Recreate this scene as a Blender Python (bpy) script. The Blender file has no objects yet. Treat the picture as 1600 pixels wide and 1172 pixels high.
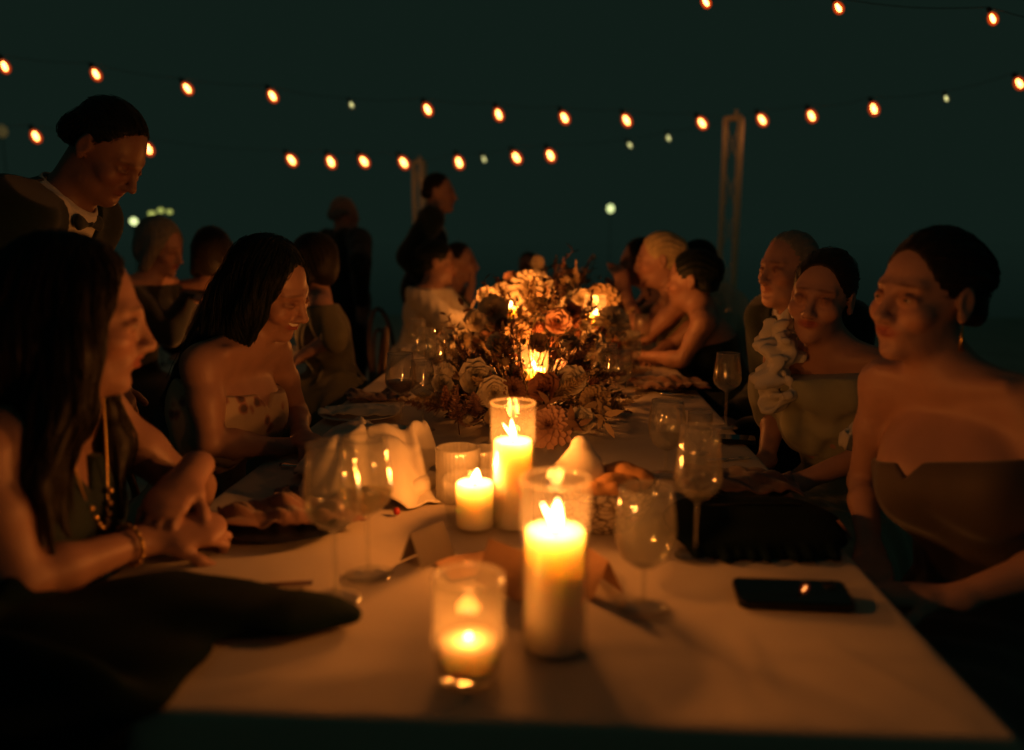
import bpy, bmesh, math, random
import numpy as np
import openvdb
from mathutils import Vector, Matrix, noise

random.seed(7); np.random.seed(7)
SC = bpy.context.scene
COL = SC.collection
R = math.radians

# ------------------------------------------------------------------ camera, sky, exposure
CAM = np.array([0.0, 0.0, 1.25]); FPX = 1250.0; PITCH = R(9.36); YAW = R(3.4)
FW = np.array([-math.sin(YAW)*math.cos(PITCH), math.cos(YAW)*math.cos(PITCH), -math.sin(PITCH)])
RT = np.array([math.cos(YAW), math.sin(YAW), 0.0]); UP = np.cross(RT, FW)
cd = bpy.data.cameras.new('camera'); cam = bpy.data.objects.new('camera', cd); COL.objects.link(cam)
cd.sensor_width = 36.0; cd.lens = 36.0*FPX/1600.0; cd.clip_start = 0.05; cd.clip_end = 2000
cam.location = CAM; cam.rotation_euler = (math.pi/2-PITCH, 0, YAW)
cd.dof.use_dof = True; cd.dof.focus_distance = 1.95; cd.dof.aperture_fstop = 1.45
SC.camera = cam
wd = bpy.data.worlds.new('World'); SC.world = wd; wd.use_nodes = True
bg = wd.node_tree.nodes['Background']; bg.inputs[0].default_value = (0.0052, 0.0118, 0.0086, 1); bg.inputs[1].default_value = 1.0
SC.view_settings.view_transform = 'Standard'; SC.view_settings.look = 'None'
SC.view_settings.exposure = 0; SC.view_settings.gamma = 1; SC.view_settings.use_curve_mapping = False
SC.render.engine = 'CYCLES'
cy = SC.cycles
cy.use_denoising = True; cy.denoiser = 'OPENIMAGEDENOISE'
cy.max_bounces = 14; cy.transparent_max_bounces = 24; cy.diffuse_bounces = 3; cy.glossy_bounces = 4; cy.transmission_bounces = 8
cy.caustics_reflective = False; cy.caustics_refractive = False; cy.sample_clamp_indirect = 4.0
CANDLE = (1.0, 0.285, 0.042)          # colour of candle light
CANDLE_W = 2.15                       # candle power scale

def ray(px, py): return FW + RT*(px-800)/FPX - UP*(py-586)/FPX
def at(px, py, dep): return CAM + dep*ray(px, py)          # a point of the place at that distance from the lens
def onz(px, py, z=0.75):
    d = ray(px, py); return CAM + d*((z-1.25)/d[2])
TZ = 0.75

# ------------------------------------------------------------------ materials
MATS = {}
def newmat(name):
    m = bpy.data.materials.new(name); m.use_nodes = True; MATS[name] = m
    return m, m.node_tree.nodes, m.node_tree.links, m.node_tree.nodes['Principled BSDF']
def setp(p, **k):
    for a, v in k.items():
        p.inputs[a.replace('_', ' ')].default_value = v if not isinstance(v, tuple) else (*v, 1)
def mat(name, col, rough=0.6, var=0.15, scale=30, bump=0.0, bscale=200, metal=0.0, sheen=0.0, spec=0.5, sss=0.0, detail=4, stretch=None):
    m, N, L, p = newmat(name)
    tc = N.new('ShaderNodeTexCoord'); mp = N.new('ShaderNodeMapping'); L.new(tc.outputs['Object'], mp.inputs[0])
    if stretch: mp.inputs['Scale'].default_value = stretch
    nz = N.new('ShaderNodeTexNoise'); nz.inputs['Scale'].default_value = scale; nz.inputs['Detail'].default_value = detail
    L.new(mp.outputs[0], nz.inputs['Vector'])
    mx = N.new('ShaderNodeMix'); mx.data_type = 'RGBA'
    mx.inputs[6].default_value = (*[c*(1-var) for c in col], 1); mx.inputs[7].default_value = (*[min(1, c*(1+var)) for c in col], 1)
    L.new(nz.outputs['Fac'], mx.inputs[0]); L.new(mx.outputs[2], p.inputs['Base Color'])
    setp(p, Roughness=rough, Metallic=metal, Sheen_Weight=sheen)
    p.inputs['Specular IOR Level'].default_value = spec
    if sss:
        p.inputs['Subsurface Weight'].default_value = sss; p.inputs['Subsurface Radius'].default_value = (1, .35, .2); p.inputs['Subsurface Scale'].default_value = .006
    if bump:
        n2 = N.new('ShaderNodeTexNoise'); n2.inputs['Scale'].default_value = bscale; n2.inputs['Detail'].default_value = 3
        L.new(mp.outputs[0], n2.inputs['Vector'])
        b = N.new('ShaderNodeBump'); b.inputs['Strength'].default_value = bump; b.inputs['Distance'].default_value = .004
        L.new(n2.outputs['Fac'], b.inputs['Height']); L.new(b.outputs[0], p.inputs['Normal'])
    return m
def glassmat(name, tint=(0.97, 0.97, 0.95), blend=0.22, lo=0.05, hi=0.75, rough=0.015, haze=0.0):
    """thin clear glass: lets light through, reflects more towards its edges"""
    m, N, L, p = newmat(name); N.remove(p)
    out = N['Material Output']
    lw = N.new('ShaderNodeLayerWeight'); lw.inputs[0].default_value = blend
    mr = N.new('ShaderNodeMapRange'); mr.inputs[3].default_value = lo; mr.inputs[4].default_value = hi
    L.new(lw.outputs['Facing'], mr.inputs[0])
    pw = N.new('ShaderNodeMath'); pw.operation = 'POWER'; pw.inputs[1].default_value = 1.6
    L.new(mr.outputs[0], pw.inputs[0])
    tr = N.new('ShaderNodeBsdfTransparent'); tr.inputs[0].default_value = (*tint, 1)
    gl = N.new('ShaderNodeBsdfGlossy'); gl.inputs['Roughness'].default_value = rough
    mix = N.new('ShaderNodeMixShader'); L.new(pw.outputs[0], mix.inputs[0]); L.new(tr.outputs[0], mix.inputs[1]); L.new(gl.outputs[0], mix.inputs[2])
    last = mix
    if haze:
        tl = N.new('ShaderNodeBsdfTranslucent'); tl.inputs[0].default_value = (.9, .88, .8, 1)
        df = N.new('ShaderNodeBsdfDiffuse'); df.inputs[0].default_value = (.8, .78, .7, 1)
        ad = N.new('ShaderNodeMixShader'); L.new(tl.outputs[0], ad.inputs[1]); L.new(df.outputs[0], ad.inputs[2])
        m2 = N.new('ShaderNodeMixShader'); m2.inputs[0].default_value = haze
        L.new(mix.outputs[0], m2.inputs[1]); L.new(ad.outputs[0], m2.inputs[2]); last = m2
    L.new(last.outputs[0], out.inputs[0])
    return m
def emitmat(name, col, s, base=(.8, .8, .8)):
    m, N, L, p = newmat(name)
    setp(p, Base_Color=base); p.inputs['Emission Color'].default_value = (*col, 1); p.inputs['Emission Strength'].default_value = s
    return m
def skinmat(name, col):
    m, N, L, p = newmat(name)
    at_ = N.new('ShaderNodeAttribute'); at_.attribute_name = 'tone'
    nz = N.new('ShaderNodeTexNoise'); nz.inputs['Scale'].default_value = 18; nz.inputs['Detail'].default_value = 5
    mr = N.new('ShaderNodeMapRange'); mr.inputs[3].default_value = .86; mr.inputs[4].default_value = 1.1; L.new(nz.outputs['Fac'], mr.inputs[0])
    base = N.new('ShaderNodeMix'); base.data_type = 'RGBA'; base.blend_type = 'MULTIPLY'; base.inputs[0].default_value = 1
    base.inputs[6].default_value = (*col, 1); L.new(at_.outputs['Color'], base.inputs[7])
    b2 = N.new('ShaderNodeMix'); b2.data_type = 'RGBA'; b2.blend_type = 'MULTIPLY'; b2.inputs[0].default_value = 1
    L.new(base.outputs[2], b2.inputs[6]); L.new(mr.outputs[0], b2.inputs[7]); L.new(b2.outputs[2], p.inputs['Base Color'])
    setp(p, Roughness=.46); p.inputs['Specular IOR Level'].default_value = .38
    n2 = N.new('ShaderNodeTexNoise'); n2.inputs['Scale'].default_value = 420
    b = N.new('ShaderNodeBump'); b.inputs['Strength'].default_value = .12; b.inputs['Distance'].default_value = .002
    L.new(n2.outputs['Fac'], b.inputs['Height']); L.new(b.outputs[0], p.inputs['Normal'])
    return m
def clothmat(name, col, weave=900, var=.12, rough=.85, sheen=.3, bump=.25, scale=14):
    m = mat(name, col, rough=rough, var=var, scale=scale, bump=bump, bscale=weave, sheen=sheen, spec=.2)
    return m
def hairmat(name, col):
    m = mat(name, col, rough=.5, var=.45, scale=60, bump=.6, bscale=90, spec=.22, sheen=.05, stretch=(1, 1, .09), detail=6)
    return m

skinmat('skin_fair', (.50, .28, .21)); skinmat('skin_warm', (.36, .20, .145)); skinmat('skin_shaded', (.25, .135, .10)); skinmat('skin_tan', (.38, .21, .15))  # standing man's skin is a darkened copy, the shade on him put into colour
hairmat('hair_black', (.004, .009, .009)); hairmat('hair_brown', (.016, .013, .012)); hairmat('hair_blonde', (.50, .40, .22)); hairmat('hair_grey', (.22, .21, .19))
clothmat('black_wool', (.006, .020, .018), sheen=.3); clothmat('black_silk', (.006, .020, .018), rough=.6, sheen=.2)
clothmat('white_shirt', (.74, .73, .69), sheen=.1); clothmat('cream_linen', (.66, .60, .48), sheen=.1)
clothmat('sage_silk', (.34, .35, .25), rough=.6); clothmat('dusty_satin', (.105, .078, .064), rough=.55)
clothmat('ivory_ruffle', (.70, .66, .56)); clothmat('olive_cloth', (.15, .145, .095)); clothmat('terracotta_linen', (.20, .10, .07))
clothmat('mauve_linen', (.15, .085, .07)); clothmat('black_linen', (.0014, .010, .011), sheen=.0, rough=1.0); clothmat('navy_cloth', (.010, .014, .018), sheen=.4)
def floralmat():
    m, N, L, p = newmat('floral_silk')
    tc = N.new('ShaderNodeTexCoord')
    v = N.new('ShaderNodeTexVoronoi'); v.inputs['Scale'].default_value = 26; L.new(tc.outputs['Object'], v.inputs['Vector'])
    nz = N.new('ShaderNodeTexNoise'); nz.inputs['Scale'].default_value = 30; L.new(tc.outputs['Object'], nz.inputs['Vector'])
    cr = N.new('ShaderNodeValToRGB'); e = cr.color_ramp.elements
    e[0].position = .22; e[0].color = (.10, .06, .05, 1); e[1].position = .5; e[1].color = (.44, .33, .22, 1)
    x = e.new(.36); x.color = (.30, .13, .09, 1)
    ad = N.new('ShaderNodeMath'); ad.operation = 'MULTIPLY_ADD'; ad.inputs[1].default_value = .7; L.new(nz.outputs['Fac'], ad.inputs[0]); L.new(v.outputs['Distance'], ad.inputs[2])
    sb = N.new('ShaderNodeMath'); sb.operation = 'SUBTRACT'; sb.inputs[1].default_value = .25; L.new(ad.outputs[0], sb.inputs[0])
    L.new(sb.outputs[0], cr.inputs[0]); L.new(cr.outputs[0], p.inputs['Base Color']); setp(p, Roughness=.6)
floralmat()

def tableclothmat():
    m, N, L, p = newmat('white_tablecloth')
    tc = N.new('ShaderNodeTexCoord')
    nz = N.new('ShaderNodeTexNoise'); nz.inputs['Scale'].default_value = 5; nz.inputs['Detail'].default_value = 6; L.new(tc.outputs['Object'], nz.inputs['Vector'])
    mx = N.new('ShaderNodeMix'); mx.data_type = 'RGBA'; mx.inputs[6].default_value = (.50, .42, .33, 1); mx.inputs[7].default_value = (.61, .53, .43, 1)
    L.new(nz.outputs['Fac'], mx.inputs[0]); L.new(mx.outputs[2], p.inputs['Base Color'])
    setp(p, Roughness=.9, Sheen_Weight=.1); p.inputs['Specular IOR Level'].default_value = .15
    w1 = N.new('ShaderNodeTexWave'); w1.inputs['Scale'].default_value = 420; w1.inputs['Distortion'].default_value = 1.2
    w2 = N.new('ShaderNodeTexWave'); w2.bands_direction = 'Y'; w2.inputs['Scale'].default_value = 420; w2.inputs['Distortion'].default_value = 1.2
    for w in (w1, w2): L.new(tc.outputs['Object'], w.inputs['Vector'])
    a = N.new('ShaderNodeMath'); L.new(w1.outputs['Fac'], a.inputs[0]); L.new(w2.outputs['Fac'], a.inputs[1])
    n3 = N.new('ShaderNodeTexNoise'); n3.inputs['Scale'].default_value = 11; n3.inputs['Detail'].default_value = 5; L.new(tc.outputs['Object'], n3.inputs['Vector'])
    b1 = N.new('ShaderNodeBump'); b1.inputs['Strength'].default_value = .10; b1.inputs['Distance'].default_value = .001; L.new(a.outputs[0], b1.inputs['Height'])
    b2 = N.new('ShaderNodeBump'); b2.inputs['Strength'].default_value = .25; b2.inputs['Distance'].default_value = .006; L.new(n3.outputs['Fac'], b2.inputs['Height'])
    L.new(b1.outputs[0], b2.inputs['Normal']); L.new(b2.outputs[0], p.inputs['Normal'])
tableclothmat()
glassmat('clear_glass', lo=.18, hi=.95, rough=.05, haze=.06); glassmat('thick_glass', tint=(.97, .95, .88), lo=.16, hi=.9, haze=.15, rough=.06); glassmat('reeded_glass', tint=(.97, .95, .88), lo=.2, hi=.95, haze=.32, rough=.05); glassmat('hurricane_glass', lo=.05, hi=.65, haze=.022, rough=.03)
glassmat('water_drink', tint=(.96, .95, .90), blend=.3, lo=.04, hi=.45, haze=.03); glassmat('white_wine', tint=(.92, .84, .55), blend=.3, lo=.08, hi=.6, haze=.09)
mat('red_wine', (.03, .003, .004), rough=.05, var=.1)
mat('brass', (.62, .42, .16), rough=.3, metal=1); mat('silver', (.7, .68, .62), rough=.18, metal=1, var=.05)
mat('aluminium', (.90, .86, .62), rough=.6, metal=.0, var=.2, scale=12); mat('wick_black', (.01, .009, .008), rough=.9)
mat('dark_plate', (.012, .014, .014), rough=.25, var=.3); mat('ivory_china', (.68, .63, .54), rough=.25, var=.04)
mat('chair_wood', (.16, .10, .05), rough=.4, var=.35, scale=25, stretch=(1, 1, .1)); mat('dark_wood', (.05, .03, .02), rough=.6, var=.3)
mat('phone_black', (.004, .008, .008), rough=.02, var=0); mat('phone_frame', (.02, .022, .022), rough=.3, metal=.7, var=0)
mat('card_paper', (.24, .20, .15), rough=.9, var=.1, bump=.1); mat('kraft_paper', (.46, .26, .13), rough=.9, var=.12, bump=.15)
mat('bread_crust', (.40, .20, .07), rough=.8, var=.4, scale=25, bump=.6, bscale=60); mat('berry_red', (.32, .02, .012), rough=.25)
mat('teeth', (.75, .70, .60), rough=.3, var=.03); mat('eye_white', (.62, .60, .56), rough=.12, var=.03); mat('iris_dark', (.03, .02, .012), rough=.1)
mat('lamp_black', (.012, .012, .012), rough=.5); mat('cord_black', (.010, .012, .011), rough=.7)
mat('sand_ground', (.42, .43, .37), rough=.95, var=.35, scale=2.5, bump=.5, bscale=40)
def waxmat():
    m, N, L, p = newmat('candle_wax')
    setp(p, Base_Color=(.94, .86, .72), Roughness=.45)
    p.inputs['Subsurface Weight'].default_value = 1.0; p.inputs['Subsurface Radius'].default_value = (1.0, .85, .60); p.inputs['Subsurface Scale'].default_value = .045
    nz = N.new('ShaderNodeTexNoise'); nz.inputs['Scale'].default_value = 35
    b = N.new('ShaderNodeBump'); b.inputs['Strength'].default_value = .15; b.inputs['Distance'].default_value = .004; L.new(nz.outputs['Fac'], b.inputs['Height']); L.new(b.outputs[0], p.inputs['Normal'])
waxmat()
def watermat():
    m, N, L, p = newmat('sky_mirror_water')
    setp(p, Base_Color=(.004, .008, .007), Roughness=.03); p.inputs['Metallic'].default_value = .0; p.inputs['IOR'].default_value = 1.45
    nz = N.new('ShaderNodeTexNoise'); nz.inputs['Scale'].default_value = 1.6; nz.inputs['Detail'].default_value = 5
    tc = N.new('ShaderNodeTexCoord'); L.new(tc.outputs['Object'], nz.inputs['Vector'])
    b = N.new('ShaderNodeBump'); b.inputs['Strength'].default_value = .04; b.inputs['Distance'].default_value = .03; L.new(nz.outputs['Fac'], b.inputs['Height']); L.new(b.outputs[0], p.inputs['Normal'])
watermat()
def flamemat():
    m, N, L, p = newmat('flame'); N.remove(p)
    e = N.new('ShaderNodeEmission'); e.inputs[0].default_value = (1.0, .46, .14, 1); e.inputs[1].default_value = 40
    L.new(e.outputs[0], N['Material Output'].inputs[0])
flamemat()
emitmat('filament_hot', (1.0, .50, .20), 52)
emitmat('lamp_faint', (.30, .22, .06), .14); emitmat('lamp_green', (.42, .46, .10), .9); emitmat('lamp_pale', (.75, .85, .35), 1.6)
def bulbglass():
    m, N, L, p = newmat('bulb_halo_glass'); N.remove(p)
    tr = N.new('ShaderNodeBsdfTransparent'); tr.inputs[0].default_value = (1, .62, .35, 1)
    e = N.new('ShaderNodeEmission'); e.inputs[0].default_value = (1, .10, .010, 1); e.inputs[1].default_value = .8  # orange emission in the glass stands in for the halo round the bulb
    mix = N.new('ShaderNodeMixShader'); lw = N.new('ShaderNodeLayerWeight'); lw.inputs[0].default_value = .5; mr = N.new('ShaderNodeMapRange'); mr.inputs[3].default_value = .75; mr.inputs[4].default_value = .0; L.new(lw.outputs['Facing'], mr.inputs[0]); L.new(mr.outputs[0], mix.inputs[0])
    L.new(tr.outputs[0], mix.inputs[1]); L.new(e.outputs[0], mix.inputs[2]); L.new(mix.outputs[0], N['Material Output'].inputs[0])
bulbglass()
mat('petal_cream', (.70, .60, .43), rough=.7, var=.15, scale=40); mat('petal_blush', (.62, .36, .24), rough=.7, var=.2, scale=40)
mat('petal_terracotta', (.40, .17, .09), rough=.7, var=.25, scale=40); mat('petal_mauve', (.24, .13, .10), rough=.7, var=.25, scale=40)
mat('petal_tan', (.48, .34, .19), rough=.8, var=.25, scale=40); mat('petal_rust', (.26, .12, .07), rough=.8, var=.25, scale=40)
mat('leaf_olive', (.12, .105, .05), rough=.6, var=.4, scale=25); mat('leaf_brown', (.22, .12, .065), rough=.7, var=.4, scale=25)
mat('stem_green', (.06, .06, .025), rough=.7)

# ------------------------------------------------------------------ object helpers
def tag(o, label=None, cat=None, group=None, kind=None):
    if label: o['label'] = label
    if cat: o['category'] = cat
    if group: o['group'] = group
    if kind: o['kind'] = kind
    return o
def thing(name, label, cat, loc=(0, 0, 0), rz=0, group=None):
    o = bpy.data.objects.new(name, None); COL.objects.link(o); o.location = loc; o.rotation_euler = (0, 0, rz)
    o.empty_display_size = .05
    return tag(o, label, cat, group)
def link(name, me, parent=None, m=None, smooth=True):
    o = bpy.data.objects.new(name, me); COL.objects.link(o)
    if parent: o.parent = parent
    if m:
        for x in (m if isinstance(m, (list, tuple)) else [m]): me.materials.append(MATS[x])
    if smooth and len(me.polygons):
        me.polygons.foreach_set('use_smooth', np.ones(len(me.polygons), bool))
    return o
class MB:
    """collects shapes, then links them as ONE mesh"""
    def __init__(s): s.v = []; s.f = []; s.mi = []
    def add(s, v, f, mi=0):
        n = len(s.v); s.v += [tuple(x) for x in v]; s.f += [tuple(i+n for i in q) for q in f]; s.mi += [mi]*len(f); return s
    def lathe(s, prof, seg=40, c=(0, 0, 0), rib=None, mi=0, lean=(0, 0)):
        v = []; n = len(prof)
        for (r, z) in prof:
            for i in range(seg):
                a = 2*math.pi*i/seg; rr = r*(1+(rib[1]*math.cos(rib[0]*a) if rib and r > .01 else 0))
                v.append((c[0]+rr*math.cos(a)+lean[0]*z, c[1]+rr*math.sin(a)+lean[1]*z, c[2]+z))
        f = [(j*seg+i, j*seg+(i+1) % seg, (j+1)*seg+(i+1) % seg, (j+1)*seg+i) for j in range(n-1) for i in range(seg)]
        if prof[0][0] > 1e-6 and prof[0][0] < .9e9 and getattr(s, 'cap0', False): f.append(tuple(range(seg))[::-1])
        return s.add(v, f, mi)
    def tube(s, pts, rad, seg=8, mi=0, closed=False):
        pts = [np.array(p, float) for p in pts]; n = len(pts); v = []; up = None
        for i, p in enumerate(pts):
            a = pts[(i-1) % n] if closed or i > 0 else p; b = pts[(i+1) % n] if closed or i < n-1 else p
            t = b-a; t /= (np.linalg.norm(t)+1e-9)
            if up is None: up = np.array([0, 0, 1.]) if abs(t[2]) < .9 else np.array([1., 0, 0])
            x = np.cross(t, up); x /= (np.linalg.norm(x)+1e-9); up = np.cross(x, t)
            r = rad[i] if hasattr(rad, '__len__') else rad
            for k in range(seg):
                an = 2*math.pi*k/seg; v.append(p+r*(math.cos(an)*x+math.sin(an)*up))
        m = n if closed else n-1
        f = [(i*seg+k, i*seg+(k+1) % seg, ((i+1) % n)*seg+(k+1) % seg, ((i+1) % n)*seg+k) for i in range(m) for k in range(seg)]
        if not closed: f += [tuple(range(seg))[::-1], tuple((n-1)*seg+k for k in range(seg))]
        return s.add(v, f, mi)
    def box(s, c, d, bev=0, mi=0, rot=None):
        bm = bmesh.new(); bmesh.ops.create_cube(bm, size=1)
        for x in bm.verts: x.co = Vector((x.co.x*d[0], x.co.y*d[1], x.co.z*d[2]))
        if bev: bmesh.ops.bevel(bm, geom=list(bm.edges), offset=bev, segments=2, affect='EDGES', profile=.6)
        if rot is not None: bmesh.ops.transform(bm, matrix=rot.to_4x4(), verts=bm.verts)
        bm.verts.index_update()
        s.add([tuple(x.co+Vector(c)) for x in bm.verts], [tuple(x.index for x in q.verts) for q in bm.faces], mi); bm.free(); return s
    def sphere(s, c, r, seg=16, rings=10, mi=0):
        rr = r if hasattr(r, '__len__') else (r, r, r)
        prof = [(math.sin(math.pi*j/rings), -math.cos(math.pi*j/rings)) for j in range(rings+1)]
        v = [(c[0]+rr[0]*p[0]*math.cos(2*math.pi*i/seg), c[1]+rr[1]*p[0]*math.sin(2*math.pi*i/seg), c[2]+rr[2]*p[1]) for p in prof for i in range(seg)]
        f = [(j*seg+i, j*seg+(i+1) % seg, (j+1)*seg+(i+1) % seg, (j+1)*seg+i) for j in range(rings) for i in range(seg)]
        return s.add(v, f, mi)
    def mesh(s, name):
        me = bpy.data.meshes.new(name); me.from_pydata(s.v, [], s.f); me.polygons.foreach_set('material_index', s.mi); me.validate(); me.update(); return me
    def build(s, name, m, parent=None, smooth=True): return link(name, s.mesh(name), parent, m, smooth)
def copy_tree(o, parent=None):
    c = o.copy(); COL.objects.link(c)
    if parent: c.parent = parent
    for ch in list(o.children): copy_tree(ch, c)
    return c
# ------------------------------------------------------------------ soft-blended volumes -> one continuous mesh (figures, clothes, hair)
V3 = lambda *a: np.array(a, float)
def unit(v): v = np.array(v, float); return v/(np.linalg.norm(v)+1e-12)
class Grid:
    def __init__(s, lo, hi, res):
        s.lo = np.array(lo, float); s.res = res; n = np.ceil((np.array(hi)-s.lo)/res).astype(int)+1; s.n = n
        s.ax = [(s.lo[i]+res*np.arange(n[i])).astype(np.float32) for i in range(3)]
    def window(s, lo, hi):
        a = np.clip(np.floor((lo-s.lo)/s.res).astype(int), 0, s.n); b = np.clip(np.ceil((hi-s.lo)/s.res).astype(int)+1, 0, s.n)
        if np.any(b <= a): return None
        sl = tuple(slice(a[i], b[i]) for i in range(3))
        return sl, s.ax[0][sl[0]][:, None, None], s.ax[1][sl[1]][None, :, None], s.ax[2][sl[2]][None, None, :]
def RC(a, b, r1, r2=None, flat=None, k=.02, op='+'):
    """tapered limb from a to b; flat=(direction, factor) thins it along that direction"""
    a = np.array(a, float); b = np.array(b, float); r2 = r1 if r2 is None else r2
    ab = b-a; l2 = float(ab@ab)+1e-12
    def fn(x, y, z):
        px, py, pz = x-a[0], y-a[1], z-a[2]
        t = np.clip((px*ab[0]+py*ab[1]+pz*ab[2])/l2, 0, 1)
        vx, vy, vz = px-t*ab[0], py-t*ab[1], pz-t*ab[2]
        if flat is not None:
            n, s = flat; d = (vx*n[0]+vy*n[1]+vz*n[2])*(s-1)
            vx = vx+d*n[0]; vy = vy+d*n[1]; vz = vz+d*n[2]
        return np.sqrt(vx*vx+vy*vy+vz*vz)-(r1+(r2-r1)*t)
    r = max(r1, r2); return dict(fn=fn, lo=np.minimum(a, b)-r, hi=np.maximum(a, b)+r, k=k, op=op)
def EL(c, rot, rad, k=.02, op='+'):
    """ellipsoid, axes = columns of rot"""
    c = np.array(c, float); rad = np.array(rad, float); M = np.array(rot, float)
    def fn(x, y, z):
        px, py, pz = x-c[0], y-c[1], z-c[2]; k0 = 0; k1 = 0
        for i in range(3):
            q = (px*M[0, i]+py*M[1, i]+pz*M[2, i])/rad[i]; k0 = k0+q*q; k1 = k1+(q/rad[i])**2
        k0 = np.sqrt(k0); k1 = np.sqrt(k1)+1e-9
        return k0*(k0-1)/k1
    e = np.abs(M)@rad; return dict(fn=fn, lo=c-e, hi=c+e, k=k, op=op)
def field(prims, g, base=.06):
    d = np.full(g.n, base, np.float32)
    for p in prims:
        m = p['k']+.02; w = g.window(p['lo']-m, p['hi']+m)
        if w is None: continue
        sl, x, y, z = w; q = p['fn'](x, y, z).astype(np.float32); k = max(p['k'], 1e-5); o = d[sl]
        if p['op'] == '-': q = -q; h = np.maximum(k-np.abs(o-q), 0)/k; d[sl] = np.maximum(o, q)+h*h*k*.25
        else: h = np.maximum(k-np.abs(o-q), 0)/k; d[sl] = np.minimum(o, q)-h*h*k*.25
    return d
def plane_cut(d, g, planes):
    """keep only what lies behind every plane (point, outward normal)"""
    X, Y, Z = g.ax[0][:, None, None], g.ax[1][None, :, None], g.ax[2][None, None, :]
    for (p, n) in planes:
        n = unit(n); d = np.maximum(d, ((X-p[0])*n[0]+(Y-p[1])*n[1]+(Z-p[2])*n[2]).astype(np.float32))
    return d
def folds(g, amp, freq, seed=0, stretch=(1, 1, .35)):
    X, Y, Z = g.ax[0][:, None, None]*stretch[0], g.ax[1][None, :, None]*stretch[1], g.ax[2][None, None, :]*stretch[2]
    rs = np.random.RandomState(seed); o = 0
    for i in range(3):
        v = unit(rs.normal(size=3))*freq*(1+.6*i); o = o+np.sin(X*v[0]+Y*v[1]+Z*v[2]+rs.rand()*6)*np.float32(1/(1+.5*i))
    return (amp*o).astype(np.float32)
def surface(d, g, name, adapt=.0):
    vg = openvdb.FloatGrid(); vg.background = .06
    band = 3*g.res; vg.background = band
    vg.copyFromArray(np.clip(d, -band, band).astype(np.float32), tolerance=0)
    pts, tri, quad = vg.convertToPolygons(isovalue=0.0, adaptivity=adapt)
    if len(pts) == 0: pts = np.zeros((3, 3)); tri = np.array([[0, 1, 2]]); quad = np.zeros((0, 4), int)
    pts = np.asarray(pts, float)*g.res+g.lo
    me = bpy.data.meshes.new(name)
    nt, nq = len(tri), len(quad)
    loops = np.concatenate([np.asarray(tri).reshape(-1), np.asarray(quad).reshape(-1)]).astype(np.int32)
    start = np.concatenate([3*np.arange(nt), 3*nt+4*np.arange(nq)]).astype(np.int32)
    me.vertices.add(len(pts)); me.vertices.foreach_set('co', pts.astype(np.float32).reshape(-1))
    me.loops.add(len(loops)); me.loops.foreach_set('vertex_index', loops)
    me.polygons.add(nt+nq); me.polygons.foreach_set('loop_start', start)
    me.update(calc_edges=True); me.validate()
    a = np.zeros((3, 3)); vol = 0
    if nq:
        q = pts[np.asarray(quad)]; vol = float(np.sum(np.einsum('ij,ij->i', q[:, 0]-g.lo, np.cross(q[:, 1]-g.lo, q[:, 2]-g.lo))))
    if vol < 0: me.flip_normals()
    return me, pts
def coloured(me, pts, paints):
    """paints: (centre, rot, radii, colour, softness) -> point colour that multiplies the skin"""
    c = np.ones((len(pts), 4), np.float32)
    for (ctr, rot, rad, col, soft) in paints:
        q = ((pts-np.array(ctr))@np.array(rot))/np.array(rad); w = np.clip((1+soft-np.linalg.norm(q, axis=1))/(2*soft), 0, 1)[:, None]
        c[:, :3] = c[:, :3]*(1-w)+np.array(col, np.float32)*w
    a = me.color_attributes.new('tone', 'FLOAT_COLOR', 'POINT'); a.data.foreach_set('color', c.reshape(-1))

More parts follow.
